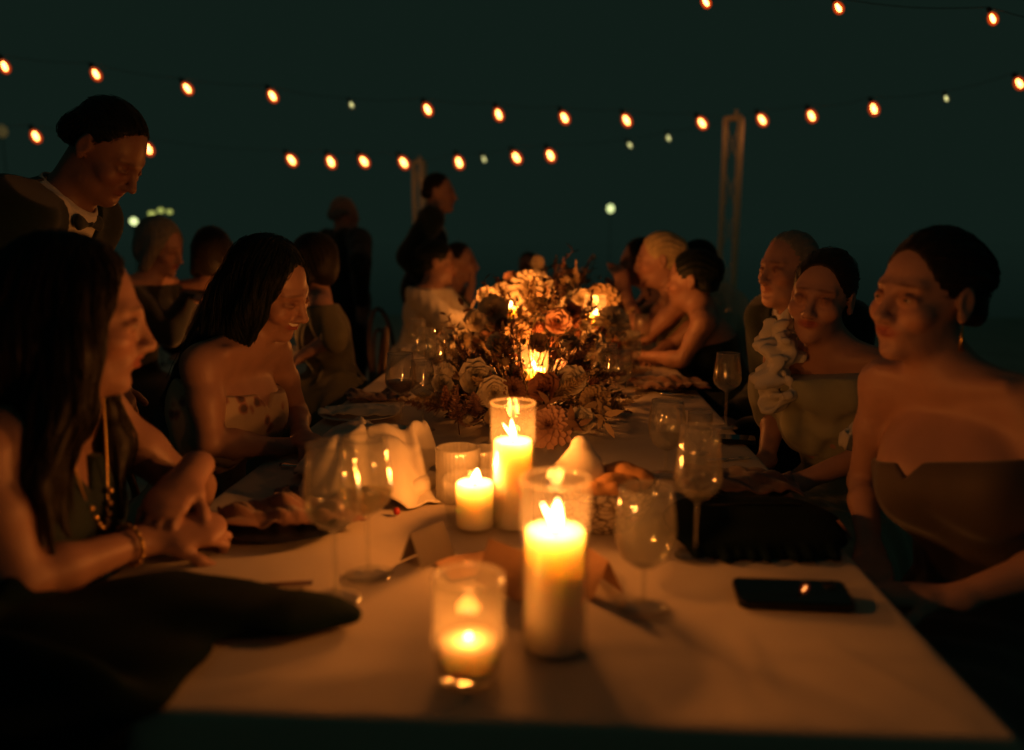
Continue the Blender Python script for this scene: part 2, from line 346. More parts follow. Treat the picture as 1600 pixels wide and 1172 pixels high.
# ------------------------------------------------------------------ people
def frame(yaw, pitch=0, roll=0):
    """columns: the person's right, forward, up (yaw 0 looks along +Y; pitch > 0 looks down; roll > 0 tips to the right)"""
    m = Matrix.Rotation(yaw, 3, 'Z') @ Matrix.Rotation(-pitch, 3, 'X') @ Matrix.Rotation(roll, 3, 'Y'); return np.array(m)
def head_prims(c, H, s=1.0, male=False, smile=0.0, closed=0.0, gaze=0.0, jawopen=0.0):
    L = lambda x, y, z: c+s*(H@V3(x, y, z)); e = lambda p, r, k=.015, op='+': EL(L(*p), H, np.array(r)*s, k*s, op)
    r_ = lambda a, b, r1, r2=None, k=.012, op='+', flat=None: RC(L(*a), L(*b), r1*s, (r2 if r2 is not None else r1)*s, flat, k*s, op)
    P = [e((0, -.014, .036), (.073, .092, .084)), e((0, .024, -.018), (.061 if male else .057, .068, .088), .03), e((0, .036, -.078), (.043 if male else .039, .045, .035), .03),
         e((0, .074, -.101), (.019, .016, .015), .022)]
    if male: P += [e((0, .03, -.085), (.058, .046, .034), .03), e((0, .078, -.1), (.024, .015, .018), .02)]
    for x in (-1, 1):
        P += [e((x*(.040 if male else .038), .058, -.026), (.024, .026, .022), .02), r_((x*.012, .083, .020), (x*.042, .068, .022), .0095, .008, .018)]
    for x in (-1, 1):
        P += [e((x*.0315, .099, .000), (.018, .022, .0135), .016, '-')]
    for x in (-1, 1):
        P += [e((x*.0315, .0725, .000), (.0160, .0128, .0130), .008)]                       # eyeball mass under the lids
        P += [r_((x*.0175, .084, .000), (x*.0315, .0895, .0062-.006*closed), .0032, .0034, .006), r_((x*.0315, .0895, .0062-.006*closed), (x*.047, .077, .001), .0034, .0028, .006),
              r_((x*.018, .083, -.003), (x*.0315, .0865, -.0062), .0025, .0027, .007), r_((x*.0315, .0865, -.0062), (x*.046, .077, -.001), .0027, .0024, .007)]
    nz = .0015 if not male else .004
    P += [r_((0, .086, .012), (0, .1095+nz, -.031), .0082, .0098, .014), e((0, .110+nz, -.0345), (.0108, .0095, .0088), .008), e((.0125, .0995, -.0375), (.0068, .0098, .0072), .007), e((-.0125, .0995, -.0375), (.0068, .0098, .0072), .007),
          r_((0, .104, -.0425), (0, .098, -.05), .0035, .0035, .006)]
    cz = -.0585+.009*smile; w = .0225+.006*smile; jy = -.007*jawopen
    P += [e((0, .076, -.058), (.032, .02, .02), .02),
          r_((-w, .078, cz), (0, .0965, -.0540), .0035, .0058, .006), r_((w, .078, cz), (0, .0965, -.0540), .0035, .0058, .006),
          r_((-w, .077, cz-.001), (0, .0945, -.0655+jy), .0032, .0068, .006), r_((w, .077, cz-.001), (0, .0945, -.0655+jy), .0032, .0068, .006),
          r_((-w*.8, .088, cz-.0015), (0, .1025, -.0592+jy*.5), .0012+.0036*max(smile, jawopen)*.8, .0016+.0055*max(smile, jawopen)*.9, .003, '-'), r_((w*.8, .088, cz-.0015), (0, .1025, -.0592+jy*.5), .0012+.0036*max(smile, jawopen)*.8, .0016+.0055*max(smile, jawopen)*.9, .003, '-'),
          r_((-.012, .0965, -.081), (.012, .0965, -.081), .0045, .0045, .012, '-')]
    if smile:
        for x in (-1, 1): P += [e((x*.040, .066, -.032), (.020, .016, .016), .018)]
    for x in (-1, 1):
        P += [e((x*.0755, -.012, -.004), (.0075, .019, .031), .008), e((x*.083, -.008, -.002), (.006, .011, .019), .006, '-'), e((x*.0745, -.006, -.031), (.007, .009, .010), .008)]
    lip = (.78, .42, .42) if not male else (.85, .62, .58)
    T = [(L(0, .09, -.0605), H, np.array((w+.004, .03, .0118))*s, lip, .25)]
    for x in (-1, 1):
        T += [(L(x*.0315, .085, .0258), frame_rot(H, x*R(-8)), np.array((.0195, .03, .0032))*s, (.30, .24, .20), .75),
              (L(x*.0325, .09, .0030-.004*closed), H, np.array((.0165, .02, .0040))*s, (.14, .10, .08), .5),
              (L(x*.0315, .085, .006), H, np.array((.021, .02, .014))*s, (.60, .50, .45), .6),  # darker tone round the eyes, socket shade put into the skin colour
              (L(x*.038, .06, -.03), H, np.array((.022, .03, .018))*s, (1.06, .86, .82), .8)]
    T += [(L(0.010, .1, -.0445), H, np.array((.0045, .008, .003))*s, (.3, .2, .16), .5), (L(-.010, .1, -.0445), H, np.array((.0045, .008, .003))*s, (.3, .2, .16), .5)]
    return P, T
def frame_rot(H, a):
    c, s_ = math.cos(a), math.sin(a); return H@np.array([[c, 0, -s_], [0, 1, 0], [s_, 0, c]])
def hand_prims(w, d, n, side, curl=(.5, .7, .5), s=1.0, spread=.06, thumb=(.6, .6, -.25)):
    """palm, four unequal fingers and a thumb; d to the fingers, n out of the back of the hand, side = thumb's side (+1: n x d)"""
    d = unit(d); n = unit(np.array(n, float)-d*(np.array(n, float)@d)); t = np.cross(n, d)*side
    P = [RC(w, w+d*.078*s, .028*s, .036*s, (n, 2.3), .012), RC(w-d*.03*s, w+d*.03*s, .0255*s, .026*s, (n, 1.35), .02)]
    for i, (o, ln) in enumerate(((.028, .072), (.0095, .080), (-.0095, .075), (-.027, .058))):
        p = w+d*(.084-.006*abs(i-1))*s+t*o*s; a = curl[0]; dr = unit(d+t*(o/.028)*spread)
        P.append(RC(w+d*.03*s+t*o*.8*s, p, .0105*s, .0098*s, None, .012))
        for j, fr in enumerate((.46, .30, .24)):
            q = dr*math.cos(a)-n*math.sin(a); e = p+q*ln*fr*s; r1 = (.0092-.0009*j-.0006*(i == 3))*s
            P.append(RC(p, e, r1, r1-.0008*s, None, .004)); p = e; a += curl[1] if j == 0 else curl[2]
    p = w+d*.022*s+t*.022*s; q = unit(d*thumb[0]+t*thumb[1]+n*thumb[2])
    P.append(RC(w+d*.012*s, p+q*.018*s, .017*s, .0135*s, None, .014)); p = p+q*.018*s
    for ln in (.033, .028):
        e = p+q*ln*s; P.append(RC(p, e, .0108*s, .0092*s, None, .005)); p = e; q = unit(q+d*.25-n*.15)
    return P
def ik(S, W, lu, lf, hint):
    S = np.array(S, float); W = np.array(W, float); v = W-S; L = np.linalg.norm(v)
    if L > lu+lf-.005: W = S+v/L*(lu+lf-.005); v = W-S; L = np.linalg.norm(v)
    a = (lu*lu-lf*lf+L*L)/(2*L); h = math.sqrt(max(lu*lu-a*a, 0)); u = v/L; hn = np.array(hint, float); hn = unit(hn-u*(hn@u))
    return S+u*a+hn*h, W
NP = [0]
def person(label, head, hf, neck, tf, hip, arms, group=None, res=.009, male=False, skin='skin_fair', smile=0, closed=0, seated=True, sw=None,
           hair='short', hairm='hair_black', wear=(), eyes=None, knees_out=0, head_s=1.0, jawopen=0, legs=True, ground_z=0.0, extra=None, build=None):
    """head: centre; hf: head frame; neck: base of the neck; tf: frame of the torso; arms: per side dict(elbow, wrist, hd, hn, curl) in the place's own metres"""
    NP[0] += 1
    root = thing('person', label, 'person', (hip[0], hip[1], ground_z), 0, group)
    head = np.array(head, float); neck = np.array(neck, float); hip = np.array(hip, float); H = hf; T = tf; F = T[:, 1]; Rt = T[:, 0]
    m = build or (1.12 if male else .92); sw = sw or (.185 if male else .162)
    hp, paints = head_prims(head, H, head_s, male, smile, closed, 0, jawopen)
    hl = lambda x, y, z: head+head_s*(H@V3(x, y, z))
    up = unit(neck-hip)
    nk = [RC(neck-up*.03, hl(0, -.022, -.045), .050*m*head_s, .049*m*head_s, None, .03), RC(neck+F*.005, hl(0, .03, -.085), .038*m, .034*m, None, .03)]
    dr = .035 if male else .050; sh = {1: neck+Rt*sw-up*dr, -1: neck-Rt*sw-up*dr}
    chest = neck-up*.17; waist = hip+up*.16
    tor = [RC(chest-Rt*.055, chest+Rt*.055, .108*m, None, (F, 1.18), .05), RC(chest, waist, .125*m, .105*m, (F, 1.25), .05),
           RC(hip-Rt*.06, hip+Rt*.06, .115*m, None, (F, 1.1), .05), RC(waist, hip, .11*m, .13*m, (F, 1.2), .05),
           RC(sh[1], sh[-1], .044*m, None, (F, 1.1), .05), RC(neck-up*.01, sh[1]*.75+neck*.25, .045*m, .042*m, None, .045), RC(neck-up*.01, sh[-1]*.75+neck*.25, .045*m, .042*m, None, .045)]
    bust = []
    if not male:
        for x in (-1, 1): bust.append(EL(chest-up*.040+Rt*x*.064+F*.064, T, (.054, .052, .060), .075))
        for x in (-1, 1): tor.append(RC(neck-up*.028+F*.028+Rt*x*.02, neck-up*.018+F*.035+Rt*x*.11, .011, .009, None, .022))      # collarbones
    arm = {}; hands = []
    for x in (1, -1):
        a = arms.get(x, {}); lu, lf = (.285*m, .25*m)
        W = np.array(a.get('wrist', sh[x]-up*.42+F*.22), float)
        if 'elbow' in a: E = np.array(a['elbow'], float)
        else: E, W = ik(sh[x], W, lu, lf, a.get('hint', -up-F*.4+Rt*x*.6))
        mid = sh[x]*.55+E*.45; md = W*.3+E*.7
        arm[x] = (E, W)
        tor_ = [RC(sh[x], mid, .046*m, .041*m, None, .03), RC(mid, E, .041*m, .034*m, None, .02), RC(E, md, .034*m, .036*m, None, .015), RC(md, W, .036*m, .0235*m, None, .015)]
        a['prims'] = tor_
        d = a.get('hd', W-E); n = a.get('hn', (0, 0, 1))
        hands += hand_prims(W+unit(d)*.02, d, n, a.get('side', -x if True else x), a.get('curl', (.5, .6, .4)), .97*m if male else .93)
    lg = []; sk = []
    if legs:
        for x in (1, -1):
            if seated:
                kn = hip+F*.42+Rt*x*(.10+knees_out); kn[2] = .50+ground_z; ft = kn+F*.02; ft[2] = .08+ground_z
            else:
                kn = hip*.5+Rt*x*.09; kn[0:2] = hip[0:2]+(Rt*x*.09)[0:2]+F[0:2]*.03; kn[2] = .5*hip[2]+ground_z*.5; ft = kn-F*.05; ft[2] = .08+ground_z
            th = hip+Rt*x*.085
            lg += [RC(th, kn, .085*m, .058*m, None, .04), RC(kn, ft, .056*m, .036*m, None, .02), RC(ft-V3(0, 0, .04), ft+F*.14-V3(0, 0, .055), .034, .026, None, .02)]
            sk.append((th, kn, ft))
    allp = tor+bust+arm_all(arms)+lg+nk+hands+hp
    lo = np.min([p['lo'] for p in allp], 0)-.07; hi = np.max([p['hi'] for p in allp], 0)+.07
    g = Grid(lo, hi, res)
    me, pts = surface(field(allp, g), g, 'body')
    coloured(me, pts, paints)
    body = link('body', me, root, skin); inv(root, body)
    # eyes
    if eyes is None: eyes = res <= .0055
    if eyes and closed < .8:
        for x in (-1, 1):
            mb = MB(); mb.sphere((0, 0, 0), .0131*head_s, 16, 12); mb.lathe([(.0064*head_s, .0116*head_s), (.003*head_s, .0131*head_s), (1e-5, .0135*head_s)], 14, mi=1)
            o = mb.build('eye', ['eye_white', 'iris_dark'], root); gaze = unit(H@V3(0, 1, -.06-.35*closed))
            q = Vector((0, 0, 1)).rotation_difference(Vector(gaze)); o.matrix_world = Matrix.Translation(Vector(hl(x*.0315, .0762, 0))) @ q.to_matrix().to_4x4(); inv(root, o, True)
    if smile > .3:
        mb = MB(); mb.tube([hl(-.021, .082, -.0552+.003*smile), hl(-.011, .0915, -.0575), hl(0, .0950, -.0580), hl(.011, .0915, -.0575), hl(.021, .082, -.0552+.003*smile)], .0042*head_s, 8)
        o = mb.build('teeth', 'teeth', root); inv(root, o)
    # hair
    ctx = dict(root=root, g=g, res=res, hl=hl, H=H, s=head_s, T=T, F=F, Rt=Rt, up=up, neck=neck, sh=sh, chest=chest, waist=waist, hip=hip, tor=tor, bust=bust, arm=arm, arms=arms, legs=lg, sk=sk, nk=nk, male=male, m=m, head=head, seated=seated)
    if hair: make_hair(ctx, hair, hairm)
    for w in wear: w(ctx)
    if extra: extra(ctx)
    return root
def arm_all(arms): return [p for x in (1, -1) for p in arms[x]['prims']]
def inv(root, o, keep=False):
    """parent keeps the world place (the root is only moved, never turned)"""
    o.location = Vector(o.location)-Vector(root.location) if not keep else o.location
    if keep:
        mw = o.matrix_basis.copy(); mw.translation = mw.translation-Vector(root.location); o.matrix_basis = mw
def child(ctx, name, me, m, label=None):
    o = link(name, me, ctx['root'], m); inv(ctx['root'], o)
    if label: o['label'] = label
    return o
def make_hair(c, style, m):
    hl, H, s = c['hl'], c['H'], c['s']; e = lambda p, r, k=.02, op='+': EL(hl(*p), H, np.array(r)*s, k*s, op)
    r_ = lambda a, b, r1, r2=None, k=.03, flat=None: RC(hl(*a), hl(*b), r1*s, (r1 if r2 is None else r2)*s, flat, k*s)
    P = []; cut = [e((0, .085, -.022), (.063, .086, .112), .012, '-')]
    rs = np.random.RandomState(NP[0])
    if style == 'short':
        P = [e((0, -.018, .040), (.0758, .0948, .0868)), r_((-.03, -.075, -.01), (.03, -.075, -.01), .04, .04)]
        cut = [e((0, .108, .0), (.122, .088, .125), .012, '-'), e((0, .06, -.06), (.12, .075, .075), .01, '-'), e((0, .0, -.10), (.12, .2, .062), .01, '-')]
    elif style == 'bald':
        P = [r_((-.03, -.078, -.01), (.03, -.078, -.01), .034, .034), r_((-.068, -.03, .01), (-.04, -.075, .02), .018, .02), r_((.068, -.03, .01), (.04, -.075, .02), .018, .02)]; cut = []
    elif style in ('long', 'curtain'):
        P = [e((0, -.018, .039), (.0795, .0985, .0895)), e((0, -.062, -.03), (.072, .055, .095), .04)]
        nk, sh, F, Rt, up = c['neck'], c['sh'], c['F'], c['Rt'], c['up']
        for x in (-1, 1):
            a = hl(x*.066, .018, .045); b = hl(x*.083, .012, -.04); d = hl(x*.088, .000, -.13)
            P += [RC(a, b, .026, .028, None, .03), RC(b, d, .028, .034, None, .03)]
            q = nk+Rt*x*.105+F*.055-up*.10; q2 = nk+Rt*x*.085+F*.125-up*.27
            if style == 'long': P += [RC(d, q, .036, .038, None, .03), RC(q, q2, .034, .014, None, .03), RC(d, nk+Rt*x*.13-up*.12, .034, .03, None, .03)]
            q3 = nk+Rt*x*.07-F*.075-up*.16; P += [RC(hl(x*.05, -.07, -.05), q3, .05, .042, None, .04)]
        cut = [e((0, .088, -.022), (.061, .084, .117), .012, '-')]
        if style == 'long':
            for i in range(26):
                x = rs.choice((-1, 1)); u = rs.uniform(-1, 1, 5); p0 = hl(x*(.082+.01*u[0]), .01+.02*u[1], -.06-.03*u[2]); p1 = nk+Rt*x*(.105+.03*u[0])+F*(.06+.035*u[3])-up*.10; p2 = nk+Rt*x*(.085+.045*u[0])+F*(.13+.02*u[3])-up*(.26+.06*u[4])
                P += [RC(p0, p1, .009, .010, None, .018), RC(p1, p2, .009, .003, None, .014)]
    elif style == 'updo':
        P = [e((0, -.018, .039), (.0785, .0985, .0895)), r_((-.03, -.070, -.03), (.03, -.070, -.03), .036, .036), e((0, -.094, .035), (.048, .040, .048), .03)]
        for i in range(12):
            a = i/12*2*math.pi; P.append(e((.029*math.cos(a), -.102, .035+.029*math.sin(a)), (.018, .022, .018), .01))
        cut = [e((0, .092, -.022), (.068, .082, .116), .012, '-'), e((0, .0, -.105), (.12, .2, .058), .01, '-')]
    elif style == 'bob':
        P = [e((0, -.020, .035), (.088, .106, .098)), e((0, -.05, -.035), (.085, .066, .075), .04)]
        for x in (-1, 1): P.append(r_((x*.07, .02, .03), (x*.08, -.005, -.085), .028, .026))
    lo = np.min([p['lo'] for p in P], 0)-.03; hi = np.max([p['hi'] for p in P], 0)+.03
    g = Grid(lo, hi, max(.003, c['res']*.9))
    d = field(P, g)
    # strand grooves that run down from the crown
    X = (g.ax[0][:, None, None]-c['head'][0]); Y = (g.ax[1][None, :, None]-c['head'][1]); Z = (g.ax[2][None, None, :]-c['head'][2])
    lx = X*H[0, 0]+Y*H[1, 0]+Z*H[2, 0]; ly = X*H[0, 1]+Y*H[1, 1]+Z*H[2, 1]; lz = X*H[0, 2]+Y*H[1, 2]+Z*H[2, 2]
    if style in ('long', 'curtain', 'bob'): an = np.arctan2(lx, ly+.02); gr = np.sin(an*34+2.5*np.sin(lz*22+an*2)+1.3*np.sin(lz*47+an*5))
    else: an = np.arctan2(lx, lz+.02); gr = np.sin(an*30+1.6*np.sin(ly*34))
    d = d+(gr*(.0019 if style == 'long' else .0015 if style == 'curtain' else .0007 if c['res'] < .0055 else .0024)*s).astype(np.float32)
    for q in cut:
        w = g.window(q['lo']-.05, q['hi']+.05)
        if w is not None: sl, x, y, z = w; b = -q['fn'](x, y, z); h = np.maximum(.012-np.abs(d[sl]-b), 0)/.012; d[sl] = (np.maximum(d[sl], b)+h*h*.003).astype(np.float32)
    me, pts = surface(d, g, 'hair'); ho = child(c, 'hair', me, m)
    if c['res'] <= .0052: strands(c, me, ho, style, m, 520 if style in ('long', 'curtain') else 260)
def strands(c, me, ho, style, m, n):
    """single hairs that follow the surface and stray a little from it"""
    from mathutils.bvhtree import BVHTree
    nv = len(me.vertices); co = np.empty(nv*3, np.float32); me.vertices.foreach_get('co', co); co = co.reshape(-1, 3)
    bvh = BVHTree.FromPolygons([tuple(p) for p in co], [tuple(q.vertices) for q in me.polygons]); rs = np.random.RandomState(NP[0]+50); H = c['H']; mb = MB()
    loc = ((co-c['head'])@H)/c['s']; roots = np.where((loc[:, 2] > .0) & (loc[:, 1] > -.10))[0] if style in ('long', 'curtain') else np.where(loc[:, 2] > -.02)[0]
    bun = c['hl'](0, -.10, .03)
    for i in range(n):
        p = co[roots[rs.randint(len(roots))]].astype(float); pts = []; lift = rs.uniform(.0004, .0035)**1.0; wob = rs.normal(size=3)*.25
        for k in range(16 if style in ('long', 'curtain') else 9):
            r = bvh.find_nearest(Vector(p)); 
            if r[0] is None: break
            q, nn = np.array(r[0]), np.array(r[1]); pts.append(q+nn*(lift*(1+.10*k)))
            L = (p-c['head'])@H
            if style in ('long', 'curtain'): d = -np.array((0, 0, 1.))-H[:, 1]*.25*(L[2] > .03)+wob*.3+H[:, 0]*np.sign(L[0])*.5*(L[2] > .06)
            elif style == 'short': d = H[:, 1]*(1 if L[2] > .05 else -.4)-H[:, 2]*(.2 if L[2] > .05 else 1)+wob*.5
            else: d = unit(bun-q)+wob*.2
            d = d-nn*(d@nn); d = unit(d); p = q+d*.021*c['s']
        if len(pts) > 3: mb.tube(pts, [.0007]*(len(pts)-1)+[.0003], 3)
    o = mb.build('hair_strands', m, ho); o.location = -Vector(c['root'].location)-Vector(ho.location); o['kind'] = 'stuff'
def subgrid(c, P, pad=.05):
    lo = np.min([p['lo'] for p in P], 0)-pad; hi = np.max([p['hi'] for p in P], 0)+pad; return Grid(lo, hi, max(c['res'], .004))
def suit(m='black_wool', tie='bow', shirt=True, v=.20):
    def f(c):
        up, F, Rt, nk = c['up'], c['F'], c['Rt'], c['neck']
        A = []
        for x in (1, -1):
            E, W = c['arm'][x]; S = c['sh'][x]; A += [RC(S, E, .062*c['m'], .050*c['m'], None, .03), RC(E, W-unit(W-E)*.005, .050*c['m'], .034*c['m'], None, .02)]
        P = c['tor']+A+[RC(c['hip']-up*.03-Rt*.05, c['hip']-up*.03+Rt*.05, .13*c['m'], None, (F, 1.1), .05)]+c['legs']
        g = subgrid(c, P); d = field(P, g)-.014-folds(g, .0022, 55, NP[0])
        d = plane_cut(d, g, [(nk+up*.050, up*1.0+F*.30)])
        # the V of the jacket's front
        X, Y, Z = g.ax[0][:, None, None]-nk[0], g.ax[1][None, :, None]-nk[1], g.ax[2][None, None, :]-nk[2]
        lr = X*Rt[0]+Y*Rt[1]+Z*Rt[2]; lf = X*F[0]+Y*F[1]+Z*F[2]; lu = X*up[0]+Y*up[1]+Z*up[2]
        wedge = np.maximum(np.abs(lr)-(lu+v+.02)*.36, -lf-.0)
        d = np.maximum(d, -wedge.astype(np.float32))
        me, _ = surface(d, g, 'jacket'); child(c, 'jacket', me, m)
        if shirt:
            P2 = c['tor']; g2 = subgrid(c, P2); d2 = field(P2, g2)-.007-folds(g2, .0012, 70, NP[0]+3); d2 = plane_cut(d2, g2, [(nk+up*.045, up+F*.25)])
            me, _ = surface(d2, g2, 'shirt'); shirt_o = child(c, 'shirt', me, 'white_shirt')
            ax = unit(c['hl'](0, -.022, -.06)-nk); s0 = unit(np.cross(ax, F)); f0 = np.cross(s0, ax); mb = MB(); ring = []
            r1, n = .062*c['m'], 28; v_, q_ = [], []
            for i in range(n):
                a = 2*math.pi*i/n+math.pi/2; gap = .0 if i else 0
                for (h, rr) in ((-.022, 1.06), (.030, .97), (.032, 1.0), (.0, 1.16), (-.022, 1.14)):
                    hh = h-.014*max(0, math.sin(a))*(h > 0); v_.append(nk+f0*.006+ax*(hh+.012)+(s0*math.cos(a)+f0*math.sin(a))*r1*rr)
            for i in range(n):
                for j in range(4): q_.append((i*5+j, ((i+1) % n)*5+j, ((i+1) % n)*5+j+1, i*5+j+1))
            mb.add(v_, q_); o = mb.build('collar', 'white_shirt', shirt_o); o.location = -Vector(c['root'].location)-Vector(shirt_o.location)
            if tie == 'bow':
                b = nk+f0*.072*c['m']+ax*.004; P3 = [EL(b, c['T'], (.010, .010, .010), .006), RC(b, b+Rt*.05, .008, .02, (F, 2.2), .006), RC(b, b-Rt*.05, .008, .02, (F, 2.2), .006)]
                g3 = Grid(b-.09, b+.09, max(.004, c['res']*.6)); me, _ = surface(field(P3, g3), g3, 'bow_tie'); child(c, 'bow_tie', me, 'black_silk')
    return f
def dress(m, top=.145, dip=.0, offs=.009, skirt=True, sleeves=None, tiltf=.12, amp=.0016, wide=0):
    """strapless unless sleeves; top = how far the neckline lies below the base of the neck"""
    def f(c):
        up, F, Rt, nk = c['up'], c['F'], c['Rt'], c['neck']; P = list(c['tor'])+list(c['bust'])
        if sleeves:
            for x in (1, -1):
                E, W = c['arm'][x]; S = c['sh'][x]
                if sleeves in ('long', 'upper', 'off'):
                    a0 = S if sleeves != 'off' else S*.8+E*.2; P.append(RC(a0, E, .060, .052, None, .03))
                    if sleeves == 'off':
                        b0 = nk-up*.095+F*.10+Rt*x*.07; P += [RC(a0+F*.01, b0, .056, .040, None, .03), RC(b0, nk-up*.11+F*.105, .040, .036, None, .03), RC(a0, a0*.6+E*.4, .064, .058, None, .03)]
                    if sleeves == 'long': P.append(RC(E, W, .050, .036, None, .02))
        if skirt:
            for (th, kn, ft) in c['sk']: P += [RC(th, kn, .10, .085, None, .08), RC(kn, ft+V3(0, 0, .03), .085, .12, None, .08)]
            if c['sk']: P.append(RC((c['sk'][0][0]+c['sk'][1][0])/2, (c['sk'][0][1]+c['sk'][1][1])/2, .10, .08, None, .08))
        g = subgrid(c, P); d = field(P, g)-offs-folds(g, amp, 60, NP[0]+5)
        d = plane_cut(d, g, [(nk-up*top, up-F*tiltf)])
        if dip:
            X, Y, Z = g.ax[0][:, None, None]-nk[0], g.ax[1][None, :, None]-nk[1], g.ax[2][None, None, :]-nk[2]
            lr = X*Rt[0]+Y*Rt[1]+Z*Rt[2]; lf = X*F[0]+Y*F[1]+Z*F[2]; lu = X*up[0]+Y*up[1]+Z*up[2]
            w = np.maximum(np.abs(lr)-(lu+top+dip)*.9, -lf+.02); d = np.maximum(d, -w.astype(np.float32))
        me, _ = surface(d, g, 'dress'); child(c, 'dress', me, m)
    return f
def ruffle(center, rad, m='ivory_ruffle', n=16, seed=1, name='ruffle', axes=None):
    """a gathered flounce: curled petals of cloth round a centre"""
    def f(c):
        rs = np.random.RandomState(seed); mb = MB(); C0 = np.array(center, float)
        for i in range(n):
            d = unit(rs.normal(size=3)); p = C0+d*np.array(rad)*.55; x = unit(np.cross(d, rs.normal(size=3))); y = np.cross(d, x); w = max(rad)*rs.uniform(.28, .46); v = []
            for a in range(6):
                for b in range(7):
                    u, t = a/5, b/6*2-1; q = p+d*(np.array(rad).mean()*.6*u)*(1-.25*t*t)+x*w*t*(0.5+.5*u)+y*w*(.6*(u**2)*math.cos(t*2)-.13*math.sin(t*7+i)*u); v.append(q)
            mb.add(v, [(a*7+b, a*7+b+1, a*7+b+8, a*7+b+7) for a in range(5) for b in range(6)])
        o = mb.build(name, m, c['root']); inv(c['root'], o); md = o.modifiers.new('s', 'SUBSURF'); md.levels = md.render_levels = 2
    return f
def frill(path, rad, m='ivory_ruffle', seed=1, n=26):
    """a soft gathered flounce along a path"""
    def f(c):
        rs = np.random.RandomState(seed); P = []; a, b = np.array(path[0], float), np.array(path[1], float)
        for i in range(n):
            t = (i+.5)/n; q = a+(b-a)*t+rs.normal(size=3)*rad*.38; M = frame(rs.uniform(0, 6), rs.uniform(-1, 1), rs.uniform(-1, 1)); P.append(EL(q, M, rad*np.array((rs.uniform(.35, .7), rs.uniform(.18, .3), rs.uniform(.4, .75))), .008))
        lo = np.min([p['lo'] for p in P], 0)-.03; hi = np.max([p['hi'] for p in P], 0)+.03; g = Grid(lo, hi, .0042); me, _ = surface(field(P, g)-folds(g, .0045, 150, seed, (1, 1, .6)), g, 'ruffle'); child(c, 'ruffle', me, m)
    return f
def earrings(c):
    for x in (-1, 1):
        p = c['hl'](x*.079, -.006, -.042); mb = MB(); mb.tube([p, p-V3(0, 0, .02), p-V3(0, 0, .045)], [.0012, .003, .005], 8)
        o = mb.build('earring', 'brass', c['root']); inv(c['root'], o)
def bracelet(side):
    def f(c):
        E, W = c['arm'][side]; d = unit(W-E); x = unit(np.cross(d, (0, 0, 1))); y = np.cross(d, x); p = W-d*.025
        mb = MB(); mb.tube([p+(x*math.cos(a)+y*math.sin(a))*.031 for a in np.linspace(0, 2*math.pi, 25)[:-1]], .0028, 6, closed=True)
        for a in np.linspace(0, 2*math.pi, 17)[:-1]: mb.sphere(p+(x*math.cos(a)+y*math.sin(a))*.0315, .0042, 8, 6)
        o = mb.build('bracelet', 'brass', c['root']); inv(c['root'], o)
    return f
def necklace(c):
    nk, F, Rt, up = c['neck'], c['F'], c['Rt'], c['up']; mb = MB(); pts = []
    for i in range(40):
        t = i/39*2-1; pts.append(nk+Rt*.062*t+F*(.040+.10*(1-t*t))+up*(.012*t*t)-up*(.215*(1-t*t)))
    mb.tube(pts, .0016, 6)
    for p in pts[10:30:2]: mb.sphere(p+F*.004, .0055, 8, 6)
    o = mb.build('necklace', 'brass', c['root']); inv(c['root'], o)
# ------------------------------------------------------------------ the ground, the added water beyond and the long table
mb = MB(); n = 40
v = []; xs = np.concatenate([np.linspace(-60, 60, n+1)])
for j in range(n+1):
    for i in range(n+1):
        x, y = xs[i], -20+34*j/n; v.append((x, y, .0))
mb.add(v, [(j*(n+1)+i, j*(n+1)+i+1, (j+1)*(n+1)+i+1, (j+1)*(n+1)+i) for j in range(n) for i in range(n)])
tag(mb.build('ground', 'sand_ground', smooth=False), kind='structure')
mb = MB(); mb.add([(-1200, 14, -.25), (1200, 14, -.25), (1200, 1500, -.25), (-1200, 1500, -.25)], [(0, 1, 2, 3)])
tag(mb.build('water', 'sky_mirror_water', smooth=False), kind='structure')  # water added to mirror the sky's tone and keep the horizon hidden
TX0, TX1, TY0, TY1 = -.69, .48, .775, 6.0
tb = thing('long_table', 'long wooden banquet table hidden under the pale cloth', 'table', (0, 3.4, 0))
mb = MB(); mb.box(((TX0+TX1)/2, (TY0+TY1)/2-3.4, .725), (TX1-TX0-.03, TY1-TY0-.03, .036), .004); mb.build('tabletop', 'dark_wood', tb, False)
for x in (TX0+.1, TX1-.1):
    for y in (1.0, 2.6, 4.3, 5.8):
        mb = MB(); mb.box((x, y-3.4, .3525), (.06, .06, .705), .005); mb.build('leg', 'dark_wood', tb, False)
